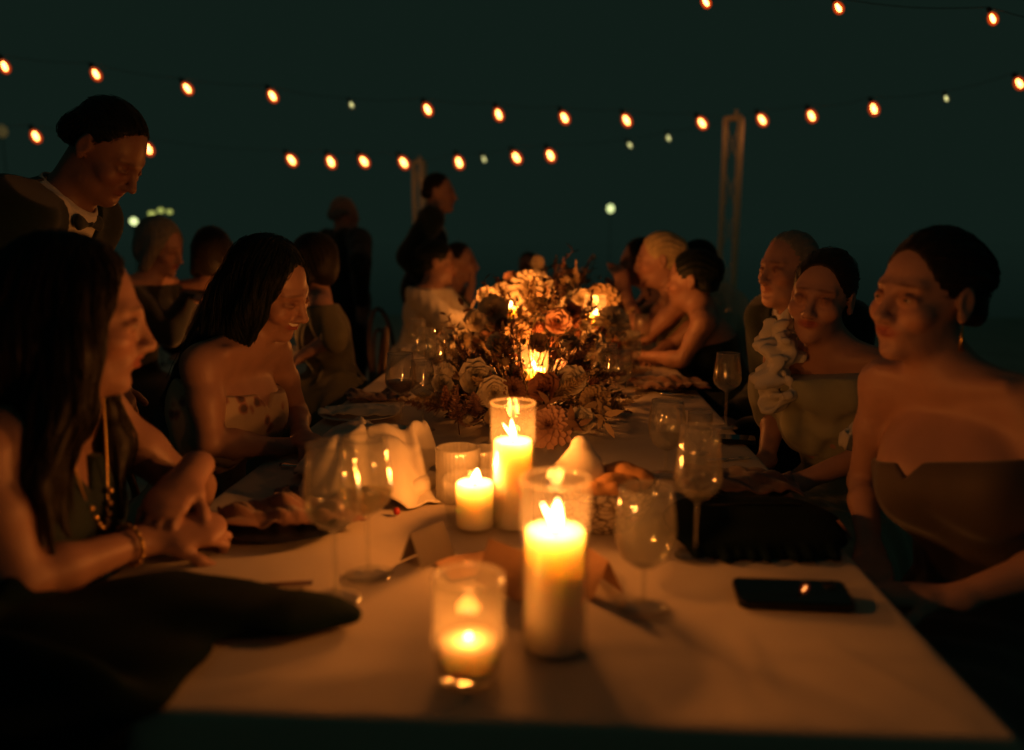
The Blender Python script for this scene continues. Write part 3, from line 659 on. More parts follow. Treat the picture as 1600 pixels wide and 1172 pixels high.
def tablecloth():
    """one sheet: a flat top that turns over the edges and hangs in soft folds"""
    drop = .42; r = .012
    def prof(a, b, k):           # parameter -> (plan position, fall)
        out = []
        for t in np.linspace(0, 1, 9)[:-1]: out.append((a-r, -drop*(1-t)-r))
        for t in np.linspace(0, math.pi/2, 5): out.append((a-r*math.cos(t), -r+r*math.sin(t)))
        for t in np.linspace(0, 1, k+2)[1:-1]: out.append((a+(b-a)*t, 0.))
        for t in np.linspace(math.pi/2, 0, 5): out.append((b+r*math.cos(t), -r+r*math.sin(t)))
        for t in np.linspace(1, 0, 9)[1:]: out.append((b+r, -drop*(1-t)-r))
        return out
    ux = prof(TX0+r, TX1-r, 90); uy = prof(TY0+r, TY1-r, 330); v = []
    rs = np.random.RandomState(3)
    cre = [((.25, .80), (.235, 1.0), .0030, .006), ((.44, .80), (.335, .98), .0030, .006), ((-.6, .955), (.46, .95), .0022, .008), ((-.69, 2.02), (.48, 2.03), .0014, .008), ((-.1, .78), (-.11, 2.), .0022, .007)]
    for (y, fy) in uy:
        for (x, fx) in ux:
            z = TZ-.002+min(fx, fy); px, py = x, y
            if fx < -r*1.01: px += (.010*math.sin(py*9+1)+.008*math.sin(py*21))*(-fx/drop)*(1 if x > 0 else -1)*1.4
            if fy < -r*1.01: py += (.010*math.sin(px*10+2)+.008*math.sin(px*23))*(-fy/drop)*(1 if y > 3 else -1)*1.4
            if fx == 0 and fy == 0:
                z += .0011*noise.noise((x*7, y*7, 1))+.0005*noise.noise((x*21, y*17, 4))
                for (p, q, h, w) in cre:
                    d = np.subtract(q, p); t = max(0, min(1, ((x-p[0])*d[0]+(y-p[1])*d[1])/(d@d))); e = math.hypot(x-p[0]-d[0]*t, y-p[1]-d[1]*t); z += h*math.exp(-(e/w)**2)
            v.append((px, py, z))
    nx = len(ux); f = [(j*nx+i, j*nx+i+1, (j+1)*nx+i+1, (j+1)*nx+i) for j in range(len(uy)-1) for i in range(nx-1)]
    m = MB(); m.add(v, f); o = m.build('tablecloth', 'white_tablecloth')
    tag(o, 'pale linen tablecloth spread over the long dinner table, hanging at its edges', 'tablecloth')
tablecloth()
ZT = TZ+.0015                                          # where things stand on the cloth

# ------------------------------------------------------------------ candles and their light
def flame_mesh(h=.034, r=.0062, lean=(.0, .0), second=None):
    mb = MB(); mb.lathe([(1e-5, 0), (r*.55, h*.05), (r*.95, h*.2), (r, h*.34), (r*.8, h*.55), (r*.42, h*.8), (1e-5, h)], 14, lean=lean)
    if second: 
        hh, rr, lx, ly = second; mb.lathe([(1e-5, 0), (rr*.6, hh*.1), (rr, hh*.35), (rr*.75, hh*.6), (rr*.35, hh*.85), (1e-5, hh)], 12, c=(-.001, 0, h*.12), lean=(lx, ly))
    return mb.mesh('flame')
def lamp(parent, z, watts, name='candle_light', rad=.013, loc=(0, 0)):
    l = bpy.data.lights.new(name, 'POINT'); l.energy = watts*CANDLE_W; l.color = CANDLE; l.shadow_soft_size = rad
    o = bpy.data.objects.new(name, l); COL.objects.link(o); o.parent = parent; o.location = (loc[0], loc[1], z); return o
def pillar(loc, r, h, label, watts, flame=None, glass=None, glabel=None, tilt=.0):
    """a wax pillar; its glass sleeve is a thing of its own round it"""
    b = .004
    t = thing('pillar_candle', label, 'candle', loc)
    mb = MB(); mb.lathe([(1e-5, 0), (r*.97, 0), (r, .002), (r, h*.35), (r*1.004, h*.7), (r, h-.006), (r*.97, h-.001), (r*.93, h+.0005), (r*.88, h-.002), (r*.6, h-.006), (r*.3, h-.008), (1e-5, h-.008)], 48); wx = mb.build('wax', 'candle_wax', t)
    mb = MB(); mb.tube([(0, 0, h-.012), (.0005, 0, h-.002), (.002, .001, h+.006)], .0011, 6); mb.build('wick', 'wick_black', wx)
    fl = link('flame', flame or flame_mesh(), t, 'flame'); fl.location = (.001, 0, h-.001)
    lamp(t, h+.020, watts)
    if glass:
        gr, gh = glass; g = thing('candle_sleeve', glabel, 'glass', (loc[0], loc[1], loc[2]))
        mb = MB(); mb.lathe([(gr-.0022, .003), (gr-.0022, gh), (gr-.001, gh+.0014), (gr, gh), (gr, .0015), (gr-.004, 0), (1e-5, 0)], 56); mb.build('glass_wall', 'hurricane_glass', g)
        mb = MB(); mb.tube([((gr-.001)*np.cos(a), (gr-.001)*np.sin(a), gh+.001) for a in np.linspace(0, 2*math.pi, 57)[:-1]], .0016, 6, closed=True); mb.build('rim', 'thick_glass', g)
    return t
p1 = onz(865, 1033, ZT)
pillar((p1[0], p1[1]+.035, ZT+.004), .0365, .150, 'tallest burning ivory pillar candle, nearest in the clear cylinder', 2.3, flame_mesh(.040, .0075, (.05, 0), (.030, .0036, -.55, 0)), (.0425, .213), 'clear glass cylinder round the nearest pillar candle')
p3 = onz(800, 832, ZT)
pillar((p3[0], p3[1]+.03, ZT+.004), .0335, .155, 'ivory pillar candle burning in a cylinder in front of the flowers', 2.2, flame_mesh(.038, .0055, (-.1, 0), (.026, .0030, -.70, 0)), (.0395, .220), 'tall glass cylinder standing before the lowest blooms')
pv = onz(742, 836, ZT)
pillar((pv[0]-.003, pv[1]+.03, ZT+.008), .033, .078, 'short stubby burning candle in a wide glass between two pillars', 1.7, flame_mesh(.026, .0085, (.15, 0), (.020, .005, .2, 0)), None)
g = thing('votive_glass', 'wide low glass bowl holding the short stubby candle', 'glass', (pv[0]-.003, pv[1]+.03, ZT))
mb = MB(); mb.lathe([(1e-5, .006), (.028, .006), (.046, .016), (.052, .05), (.053, .094), (.0545, .0955), (.0555, .094), (.0548, .05), (.049, .012), (.030, 0), (1e-5, 0)], 48); mb.build('bowl', 'hurricane_glass', g)
# tealight in a thick two-step glass
pt = onz(728, 1079, ZT); tl = thing('candle_holder', 'thick ribbed glass holder with a low tealight, nearest to the viewer', 'glass', (pt[0], pt[1]+.03, ZT))
def steps(seg, prof, rib=None): 
    mb = MB(); mb.lathe(prof, seg, rib=rib); return mb
outer = [(1e-5, .000), (.034, .000), (.0375, .003), (.0385, .009), (.0385, .020), (.0395, .026), (.0418, .032), (.0425, .038), (.0425, .058), (.0415, .062), (.0402, .066), (.0415, .070), (.0415, .116), (.0412, .121), (.0400, .124), (.0385, .121), (.0375, .10), (.0365, .066)]
steps(72, outer, (36, .006)).build('outer_wall', 'thick_glass', tl)
steps(72, [(.0365, .066), (.036, .045), (.0348, .034), (.0335, .016), (.031, .012), (1e-5, .011)], (36, .010)).build('inner_wall', 'thick_glass', tl)
mb = MB(); mb.tube([(.040*math.cos(a), .040*math.sin(a), .1225) for a in np.linspace(0, 2*math.pi, 57)[:-1]], .0022, 8, closed=True); mb.build('rim', 'thick_glass', tl)
tc_ = thing('tealight_candle', 'small tealight burning low inside the thick ribbed glass', 'candle', (pt[0], pt[1]+.03, ZT+.0125))
mb = MB(); mb.lathe([(1e-5, 0), (.0295, 0), (.031, .004), (.032, .020), (.0335, .030), (.034, .0345), (.032, .035), (1e-5, .033)], 36); mb.build('wax', 'candle_wax', tc_)
mb = MB(); mb.tube([(0, 0, .03), (0, 0, .038)], .001, 6); mb.build('wick', 'wick_black', tc_)
fl = link('flame', flame_mesh(.008, .0045), tc_, 'flame'); fl.location = (0, 0, .0345); lamp(tc_, .043, .17)
# empty reeded tumblers
def reeded(px, py, h, r, label):
    p = onz(px, py, ZT); g = thing('reeded_tumbler', label, 'glass', (p[0], p[1]+r, ZT), 0, 'reeded glass tumblers')
    steps(96, [(1e-5, .0), (r*.9, 0), (r, .004), (r, h*.52), (r*.96, h*.56), (r, h*.6), (r, h-.002), (r-.001, h), (r-.003, h-.002), (r-.0035, .01), (1e-5, .008)], (32, .030)).build('glass_wall', 'reeded_glass', g)
reeded(712, 790, .105, .0425, 'reeded glass tumbler left of the short stubby candle')
reeded(752, 775, .090, .036, 'smaller reeded tumbler behind the short stubby candle')

# ------------------------------------------------------------------ stemware
def wineglass(px, py, h, rb, label, fill=None, fl=.35, stem=.5, foot=None, lean=(0, 0), base=None, name='wine_glass', kind='tulip', cat='wine glass'):
    p = onz(px, py, ZT) if base is None else base
    g = thing(name, label, cat, (p[0], p[1], ZT), 0, 'stemmed glasses along the table'); foot = foot or rb*.92; hs = h*stem; hb = h-hs
    if kind == 'tulip': bowl = [(.0045, 0), (.010, .004), (rb*.55, hb*.09), (rb*.88, hb*.20), (rb, hb*.32), (rb*.985, hb*.42), (rb*.90, hb*.7), (rb*.80, hb)]
    elif kind == 'round': bowl = [(.0045, 0), (rb*.4, hb*.04), (rb*.75, hb*.15), (rb*.95, hb*.32), (rb, hb*.5), (rb*.93, hb*.75), (rb*.82, hb)]
    else: bowl = [(.006, 0), (rb*.5, hb*.08), (rb*.85, hb*.22), (rb*.98, hb*.4), (rb, hb*.6), (rb*.97, hb)]
    th = .0012; inner = [(max(r-th, 1e-5), z+th*.6) for r, z in bowl[::-1]]
    mb = MB(); mb.lathe(bowl+[(bowl[-1][0]-th*.5, hb+.0006)]+inner+[(1e-5, .004)], 44, c=(0, 0, hs)); mb.build('bowl', 'clear_glass', g)
    mb = MB(); mb.lathe([(.0085, .0035), (.0045, .009), (.0036, hs*.35), (.0036, hs*.75), (.0042, hs-.002), (.0075, hs+.002)], 20); mb.build('stem', 'clear_glass', g)
    mb = MB(); mb.lathe([(1e-5, .0), (foot, 0), (foot, .0012), (foot*.6, .0025), (.0085, .004)], 40); mb.build('foot', 'clear_glass', g)
    mb = MB(); rr = bowl[-1][0]; mb.tube([(rr*math.cos(a), rr*math.sin(a), h) for a in np.linspace(0, 2*math.pi, 45)[:-1]], .0014, 6, closed=True); mb.build('rim', 'thick_glass', g)
    if fill:
        L = []; zt = hb*fl
        for (r, z), (r2, z2) in zip(bowl, bowl[1:]):
            if z >= zt: break
            L.append((max(r-.0022, .001), z+.002)); 
            if z2 > zt: t = (zt-z)/(z2-z); L.append((max(r+(r2-r)*t-.0022, .001), zt))
        mb = MB(); mb.lathe([(1e-5, .002)]+L+[(1e-5, zt)], 40, c=(0, 0, hs)); mb.build('wine' if fill != 'water_drink' else 'water', fill, g)
    return g
wineglass(526, 935, .225, .040, 'large wine glass left of the grey place card, on the left of the pair', 'water_drink', .32, .44)
wineglass(576, 898, .215, .040, 'wine glass of the near left pair, next to the place card', 'white_wine', .30, .43)
wineglass(1005, 950, .172, .0425, 'round bowled water goblet right of the nearest pillar candle', 'water_drink', .62, .34, .036, name='water_goblet', kind='round', cat='goblet')
wineglass(1086, 868, .212, .038, 'tall thin wine glass in front of the black clutch bag', 'white_wine', .12, .42, .034)
wineglass(1040, 742, .165, .041, 'water goblet behind the wrapped bread bowl on the right', 'water_drink', .3, .33, .036, name='water_goblet', kind='round', cat='goblet')
wineglass(1133, 668, .205, .038, 'empty wine glass at the right table edge, against the dark', None, 0, .48)
wineglass(1092, 708, .10, .030, 'small low glass beside the folded napkin on the right', None, 0, .12, .025, kind='cup', name='water_glass', cat='glass')
wineglass(628, 668, .205, .043, 'glass of red wine behind the cream napkin bundle', 'red_wine', .34, .44)
wineglass(661, 672, .19, .036, 'slim glass touching the flowers beside the red wine', 'white_wine', .2, .45)
wineglass(654, 570, .19, .040, 'far left wine glass standing by the cream jacket', None, 0, .5)
for i, (px, py, h, rb, fl, lab) in enumerate(((682, 610, .19, .040, 'red_wine', 'red wine glass at the left foot of the flowers'), (705, 590, .19, .038, None, 'empty wine glass tucked behind the left blooms'), (668, 600, .2, .038, 'water_drink', 'wine glass in line behind the red wine, further along'),
                                        (945, 640, .20, .042, 'white_wine', 'wine glass among the blooms on the right of the flowers'), (966, 645, .19, .040, 'water_drink', 'round glass leaning against the right blooms'), (985, 600, .19, .038, None, 'empty glass beyond the right blooms'),
                                        (958, 590, .20, .038, 'white_wine', 'lit glass deep in the right side of the flowers'), (930, 610, .2, .036, None, 'thin glass half hidden among right blooms'), (1002, 560, .19, .038, None, 'far glass by the white bundle on the right'))):
    wineglass(px, py, h, rb, lab, fl, .32, .45)

# ------------------------------------------------------------------ other things on the table
def soft(name, label, cat, prims, m, lo=None, hi=None, res=.004, fold=(.0015, 60, 1), planes=None, group=None, origin=None):
    lo = np.min([p['lo'] for p in prims], 0)-.03; hi = np.max([p['hi'] for p in prims], 0)+.03; g = Grid(lo, hi, res)
    d = field(prims, g)
    if fold: d = d-folds(g, *fold)
    if planes: d = plane_cut(d, g, planes)
    me, _ = surface(d, g, name); o = link(name, me, None, m)
    return tag(o, label, cat, group) if label else o
I3 = np.eye(3)
down = [((0, 0, ZT), (0, 0, -1))]
def yawm(a): return np.array(Matrix.Rotation(a, 3, 'Z'))
P = [RC((-.56, 1.005, .765), (-.33, .965, .768), .085, .05, ((0, 0, 1), 3.2), .05), RC((-.34, .965, .768), (-.275, .972, .764), .045, .016, ((0, 0, 1), 2.2), .04), RC((-.62, .93, .765), (-.47, .87, .762), .10, .06, ((0, 0, 1), 3.8), .05),
     RC((-.72, .99, .76), (-.75, .93, .70), .07, .07, ((1, 0, 0), 2.2), .05), RC((-.66, .87, .764), (-.60, .775, .755), .09, .07, ((0, 0, 1), 3.4), .05), RC((-.62, .815, .757), (-.475, .80, .755), .075, .05, ((0, 0, 1), 3.8), .04), RC((-.52, .772, .75), (-.53, .748, .68), .06, .07, ((0, 1, 0), 2.6), .05), RC((-.60, .77, .752), (-.60, .745, .66), .08, .09, ((0, 1, 0), 2.6), .05), RC((-.72, .85, .75), (-.745, .80, .64), .08, .08, ((1, 0, 0), 2.6), .05)]
soft('black_wrap', 'black cloth wrap thrown over the near left corner of the table', 'wrap', P, 'black_linen', res=.005, fold=(.0055, 34, 4))
# clutch bag on the right
bag = thing('clutch_bag', 'flat black fabric clutch bag beyond the phone, near the right edge', 'bag', (.345, 1.33, ZT))
P = [RC((.258, 1.37, .766), (.428, 1.385, .766), .075, .070, ((0, 0, 1), 3.6), .03), RC((.25, 1.42, .768), (.425, 1.435, .768), .045, .042, ((0, 0, 1), 2.2), .03), RC((.262, 1.305, .762), (.43, 1.32, .762), .062, .058, ((0, 0, 1), 3.8), .03)]
P += [RC((.225+.022*i, 1.268+.006*math.sin(i*2.3)-.010*math.sin(math.pi*i/10), .757), (.225+.022*i, 1.235+.008*math.sin(i*2.3)-.010*math.sin(math.pi*i/10)+.0012*i, .753), .0125, .0085, None, .010) for i in range(11)]
o = soft('pouch', None, None, P, 'black_linen', res=.004, planes=down); o.parent = bag; inv(bag, o)
mb = MB()
mb.tube([(-.10, .06, .036), (.0, .068, .037), (.09, .075, .036)], .0022, 6); mb.build('zip', 'phone_frame', bag)
mb = MB(); mb.tube([(.135, .015, .03), (.143, .005, .02), (.150, -.012, .005)], .0022, 6); mb.build('tassel', 'terracotta_linen', bag)
# phone
pa, pb = onz(1150, 932, ZT), onz(1325, 940, ZT); ph = thing('mobile_phone', 'black mobile phone face down on the cloth near the right', 'phone', ((pa[0]+pb[0])/2, (pa[1]+pb[1])/2, ZT), math.atan2(pb[1]-pa[1], pb[0]-pa[0])-.02)
def slab(w, d, h, r, z0, seg=6):
    v = []
    ring = []
    for (sx, sy, a0) in ((1, 1, 0), (-1, 1, 90), (-1, -1, 180), (1, -1, 270)):
        for k in range(seg+1):
            a = R(a0+90*k/seg); ring.append((sx*(w/2-r)+r*math.cos(a), sy*(d/2-r)+r*math.sin(a)))
    n = len(ring); mb = MB()
    for (s, z) in ((.992, z0), (1, z0+.0015), (1, z0+h-.0015), (.992, z0+h)): v += [(x*s, y*s, z) for x, y in ring]
    f = [(j*n+i, j*n+(i+1) % n, (j+1)*n+(i+1) % n, (j+1)*n+i) for j in range(3) for i in range(n)]+[tuple(range(n))[::-1], tuple(3*n+i for i in range(n))]
    return mb.add(v, f)
cse = slab(.158, .076, .0085, .012, 0).build('case', 'phone_frame', ph, False); slab(.150, .069, .0012, .009, .0086).build('glass_back', 'phone_black', ph, False)
mb = MB(); mb.lathe([(1e-5, .0102), (.0075, .0102), (.0085, .0112), (.0085, .0098)], 20, c=(.055, .018, 0)); mb.build('camera_lens', 'phone_frame', cse)
# it lies a little tipped on its lens, so that it mirrors a bulb of the highest string
hp_ = onz(1258, 921, ZT+.0098); nrm_ = unit(unit(at(1311, 14, 3.1)-hp_)-unit(hp_-CAM))
ph.rotation_mode = 'QUATERNION'; ph.rotation_quaternion = Vector((0, 0, 1)).rotation_difference(Vector(nrm_)) @ Matrix.Rotation(math.atan2(pb[1]-pa[1], pb[0]-pa[0])-.02, 3, 'Z').to_quaternion(); ph.location.z += .003
# napkins, plates, cards, cutlery
def sheetnap(name, label, cat, ctr, size, ang, m, seed, h=.02, group=None, fold=2.0, z0=ZT, thick=.0022, edge=.12):
    """a crumpled cloth: waved sheet with thickness"""
    nx, ny = 34, 26; rs = np.random.RandomState(seed); c, s = math.cos(ang), math.sin(ang); v = []; o3 = rs.rand(3)*20
    for j in range(ny):
        for i in range(nx):
            u, w = i/(nx-1)*2-1, j/(ny-1)*2-1
            x = u*size[0]/2*(1+edge*noise.noise((w*1.4+o3[0], 3, o3[1]))); y = w*size[1]/2*(1+edge*noise.noise((u*1.4+o3[0], 9, o3[2])))
            k = noise.noise((u*fold+o3[0], w*fold*.6+o3[1], o3[2])); k2 = abs(noise.noise((u*fold*1.7+w+o3[1], w*1.2, o3[0])))
            z = h*(max(0, .45+.8*k)*(1-.75*max(abs(u), abs(w))**3)+.8*k2)
            v.append((x*c-y*s, x*s+y*c, max(.001, z)))
    f = [(j*nx+i, j*nx+i+1, (j+1)*nx+i+1, (j+1)*nx+i) for j in range(ny-1) for i in range(nx-1)]
    mb = MB(); mb.add(v, f); o = mb.build(name, m); o.location = (ctr[0], ctr[1], z0+.001)
    md = o.modifiers.new('t', 'SOLIDIFY'); md.thickness = thick; md.offset = 1
    return tag(o, label, cat, group)
def plate(ctr, r, m, label, z=ZT):
    t = thing('dinner_plate', label, 'plate', (ctr[0], ctr[1], z), 0, 'dinner plates'); mb = MB()
    mb.lathe([(1e-5, .003), (r*.55, .003), (r*.66, .0055), (r*.97, .013), (r, .0145), (r*.995, .0165), (r*.95, .0155), (r*.66, .009), (r*.56, .007), (1e-5, .007)], 56); ds = mb.build('dish', m, t)
    mb = MB(); mb.lathe([(r*.5, .0), (r*.53, 0), (r*.54, .0035), (r*.49, .0035)], 40); mb.build('foot_ring', m, ds); return t
pc = onz(425, 825, ZT); plate((-.475, 1.335), .115, 'dark_plate', 'dark dinner plate under the rust napkin on the left')
sheetnap('napkin', 'rust coloured linen napkin heaped on the dark left plate', 'napkin', (-.47, 1.345), (.25, .12), .35, 'terracotta_linen', 4, .035, 'linen napkins', z0=ZT+.012)
sheetnap('napkin', 'small dark maroon napkin behind the left plate', 'napkin', (-.50, 1.50), (.12, .10), .3, 'mauve_linen', 9, .022, 'linen napkins')
plate((.365, 1.60), .105, 'dark_plate', 'dark dinner plate under the mauve napkin on the right')
sheetnap('napkin', 'mauve napkin laid across the plate behind the clutch bag', 'napkin', (.365, 1.60), (.24, .16), -.1, 'mauve_linen', 14, .03, 'linen napkins', z0=ZT+.012)
q = onz(1045, 608, ZT); plate((q[0]+.02, q[1]+.0), .115, 'dark_plate', 'dark plate with rust napkin further along the right edge'); sheetnap('napkin', 'rust napkin on the far right plate, near the goblet', 'napkin', (q[0]-.0, q[1]), (.25, .18), .1, 'terracotta_linen', 21, .03, 'linen napkins', z0=ZT+.012)
q = onz(560, 655, ZT); plate((q[0], q[1]+.03), .12, 'ivory_china', 'pale plate with a folded napkin, before the smiling woman'); sheetnap('napkin', 'folded beige napkin on the pale plate at left', 'napkin', (q[0], q[1]+.03), (.23, .12), .05, 'cream_linen', 33, .018, 'linen napkins', z0=ZT+.013)
for (px, py, s) in ((590, 622, 41), (655, 548, 43)):
    q = onz(px, py, ZT); sheetnap('napkin', ('beige napkin by the far left plate rim' if s == 41 else 'pale napkin at the cream jacket, far left'), 'napkin', (q[0], q[1]), (.2, .14), .3, 'cream_linen' if s == 43 else 'mauve_linen', s, .03, 'linen napkins')
q = onz(1028, 525, ZT)
soft('napkin_bundle', 'white linen bundle below the fair haired woman, far right', 'napkin', [EL((q[0]-.02, q[1], ZT+.05), I3, (.13, .12, .075), .03), EL((q[0]+.06, q[1]-.05, ZT+.03), I3, (.09, .10, .05), .03)], 'cream_linen', res=.008, fold=(.006, 30, 2), planes=down)
# cream napkin draped over a bread basket
def drape():
    cx, cy = -.405, 1.62; nx, ny = 78, 70; v = []
    for j in range(ny):
        for i in range(nx):
            u, w = i/(nx-1)*2-1, j/(ny-1)*2-1; ed = 1+.10*math.sin(5*math.atan2(w, u)+.6)+.05*math.sin(9*math.atan2(w, u))
            x, y = u*.140*ed, w*.185*ed; r = math.hypot(u, w*.95); a = math.atan2(w, u)
            z = .112*max(0, 1-(r/1.05)**2.2)**.75*(1+.10*math.cos(3*a+.5))
            z += .020*abs(math.sin(a*4.5+2.2*noise.noise((u*1.5, w*1.5, 2))))*min(1, r*1.6)*max(0, 1.25-r)+.012*noise.noise((u*3, w*3, 7))*max(0, 1.2-r)
            if u > .55: z += .05*math.exp(-((u-.80)/.13)**2)*math.exp(-((w+.1)/.65)**2)
            v.append((x, y, max(.002, z)))
    f = [(j*nx+i, j*nx+i+1, (j+1)*nx+i+1, (j+1)*nx+i) for j in range(ny-1) for i in range(nx-1)]
    t = thing('bread_basket', 'bread basket covered by a large cream napkin, behind the wine glass pair', 'basket', (cx, cy, ZT), .25, None)
    mb = MB(); mb.add(v, f); o = mb.build('napkin_cover', 'cream_linen', t); md = o.modifiers.new('t', 'SOLIDIFY'); md.thickness = .002; md.offset = 1
    mb = MB(); mb.lathe([(1e-5, .002), (.085, .002), (.10, .03), (.105, .055), (.1, .055), (.08, .008), (1e-5, .008)], 36, rib=(36, .02)); mb.build('wicker_bowl', 'chair_wood', t)
    mb = MB(); mb.tube([(.055, -.165, .014), (.095, -.145, .022), (.125, -.09, .022), (.130, -.03, .014)], [.010, .019, .020, .010], 12); mb.build('rolled_corner', 'cream_linen', t)
drape()
bq = onz(620, 805, ZT); mb = MB(); mb.sphere((0, 0, .0075), (.007, .007, .0075), 16, 10); o = mb.build('berry', 'berry_red'); o.location = (bq[0], bq[1], ZT); tag(o, 'small bright red berry lying by the cream napkin', 'berry')
# patterned bread bowl on the right
def breadbowl():
    q = onz(945, 845, ZT); t = thing('serving_bowl', 'patterned ceramic bowl filled with bread, right of the pillar candles', 'bowl', (q[0], q[1]+.085, ZT))
    m, N, L, p = newmat('patterned_china'); tc = N.new('ShaderNodeTexCoord'); mp = N.new('ShaderNodeMapping'); mp.inputs['Scale'].default_value = (1, 1, 1.4); L.new(tc.outputs['Object'], mp.inputs[0])
    vo = N.new('ShaderNodeTexVoronoi'); vo.feature = 'DISTANCE_TO_EDGE'; vo.inputs['Scale'].default_value = 62; L.new(mp.outputs[0], vo.inputs['Vector'])
    cr = N.new('ShaderNodeValToRGB'); e = cr.color_ramp.elements; e[0].position = .05; e[0].color = (.10, .07, .05, 1); e[1].position = .12; e[1].color = (.55, .47, .36, 1); L.new(vo.outputs['Distance'], cr.inputs[0]); L.new(cr.outputs[0], p.inputs['Base Color']); setp(p, Roughness=.25)
    mb = MB(); mb.lathe([(1e-5, .004), (.050, .004), (.052, 0), (.056, 0), (.060, .008), (.085, .035), (.098, .07), (.1005, .082), (.099, .084), (.096, .082), (.082, .04), (.05, .012), (1e-5, .01)], 64); mb.build('dish', 'patterned_china', t)
    for k, (x, y, z, a, rr) in enumerate(((.02, -.02, .075, .4, (.05, .026, .024)), (.04, .03, .08, -.5, (.055, .027, .025)), (-.02, .03, .08, 1.3, (.045, .028, .026)), (.0, -.045, .07, -.2, (.042, .024, .022)))):
        P = [EL((x, y, z), yawm(a), rr, .01)]; g = Grid(np.array((x, y, z))-.08, np.array((x, y, z))+.08, .004); me, _ = surface(field(P, g)-folds(g, .0016, 120, k, (1, 1, 1)), g, 'bread_roll'); o = link('bread_roll', me, None, 'bread_crust'); o.location = (q[0], q[1]+.085, ZT); tag(o, ('longest roll at the middle of the bread bowl', 'bread roll at the far right of the bowl', 'bread roll beside the napkin peak in the bowl', 'bread roll at the near rim of the bowl')[k], 'bread', 'bread rolls in the patterned bowl')
    P = [RC((-.045, .02, .07), (-.04, .03, .135), .055, .016, ((0, 1, 0), 1.5), .03), RC((-.07, .0, .07), (-.02, .03, .10), .04, .02, None, .03)]
    g = Grid((-.18, -.14, 0), (.1, .16, .2), .004); me, _ = surface(field(P, g)-folds(g, .004, 70, 5), g, 'napkin'); o = link('napkin', me, None, 'cream_linen'); o.location = (q[0], q[1]+.085, ZT); tag(o, 'peaked white napkin tucked into the bread bowl', 'napkin', 'linen napkins')
breadbowl()
def tent(px, py, w, h, ang, m, label, dp=.05):
    q = onz(px, py, ZT); t = thing('place_card', label, 'card', (q[0], q[1], ZT), ang, 'place cards')
    for sgn in (1, -1):
        mb = MB(); th = .0006; a = (-w/2, w/2); mb.add([(a[0], -sgn*dp/2, 0), (a[1], -sgn*dp/2, 0), (a[1], 0, h), (a[0], 0, h), (a[0], -sgn*(dp/2-.0008), 0), (a[1], -sgn*(dp/2-.0008), 0), (a[1], 0, h-.001), (a[0], 0, h-.001)], [(0, 1, 2, 3), (7, 6, 5, 4), (0, 3, 7, 4), (1, 5, 6, 2), (0, 4, 5, 1)])
        mb.build('front_leaf' if sgn > 0 else 'back_leaf', m, t, False)
tent(668, 872, .075, .052, .95, 'card_paper', 'small grey tent card standing by the near left glasses')
tent(800, 915, .10, .060, -.75, 'kraft_paper', 'brown folded card half hidden behind the ribbed glass', .06)
tent(925, 915, .085, .055, -1.05, 'kraft_paper', 'brown folded card to the right of the nearest pillar', .055)
mb = MB(); pa = onz(760, 880, ZT); mb.box((0, 0, .0006), (.13, .085, .0012), 0); o = mb.build('menu_card', 'kraft_paper', None, False); o.location = (pa[0]-.01, pa[1], ZT); o.rotation_euler = (0, 0, .5); tag(o, 'flat brown menu card lying behind the ribbed glass', 'menu')
def cutlery(px0, py0, px1, py1, kind, label):
    a, b = onz(px0, py0, ZT+.002), onz(px1, py1, ZT+.002); d = b-a; L = float(np.linalg.norm(d)); t = thing('table_'+kind, label, kind, (a[0], a[1], ZT), math.atan2(d[1], d[0]), 'table cutlery')
    mb = MB(); mb.tube([(0, 0, .004), (L*.1, 0, .0045), (L*.42, 0, .004), (L*.5, 0, .004)], [.0045, .0055, .0035, .0032], 10); mb.build('handle', 'silver', t)
    mb = MB()
    if kind == 'knife': mb.box((L*.74, .001, .003), (L*.5, .016, .0016), .0006)
    else:
        mb.box((L*.66, 0, .004), (L*.3, .006, .0018), .0005); mb.box((L*.83, 0, .004), (L*.06, .022, .0018), .0005)
        for k in range(4): mb.box((L*.93, -.009+.006*k, .004), (L*.15, .0028, .0016), .0004)
    mb.build('blade' if kind == 'knife' else 'tines', 'silver', t, False)
cutlery(335, 920, 490, 912, 'knife', 'silver knife above the black wrap, before the clasped hands'); cutlery(310, 928, 395, 912, 'fork', 'fork lying partly over the edge of the black wrap')
cutlery(438, 728, 500, 732, 'knife', 'silver knife at the left edge behind the maroon napkin'); cutlery(1030, 616, 1085, 620, 'knife', 'bright knife on the far right rust napkin'); cutlery(1105, 722, 1170, 716, 'fork', 'fork in front of the small glass on the right')
q = onz(1148, 690, ZT); o = slab(.10, .055, .012, .012, 0).build('spectacle_case', 'phone_black', None, False); o.location = (q[0], q[1], ZT); o.rotation_euler = (0, 0, -.15); tag(o, 'small shiny black case at the right table edge', 'case')
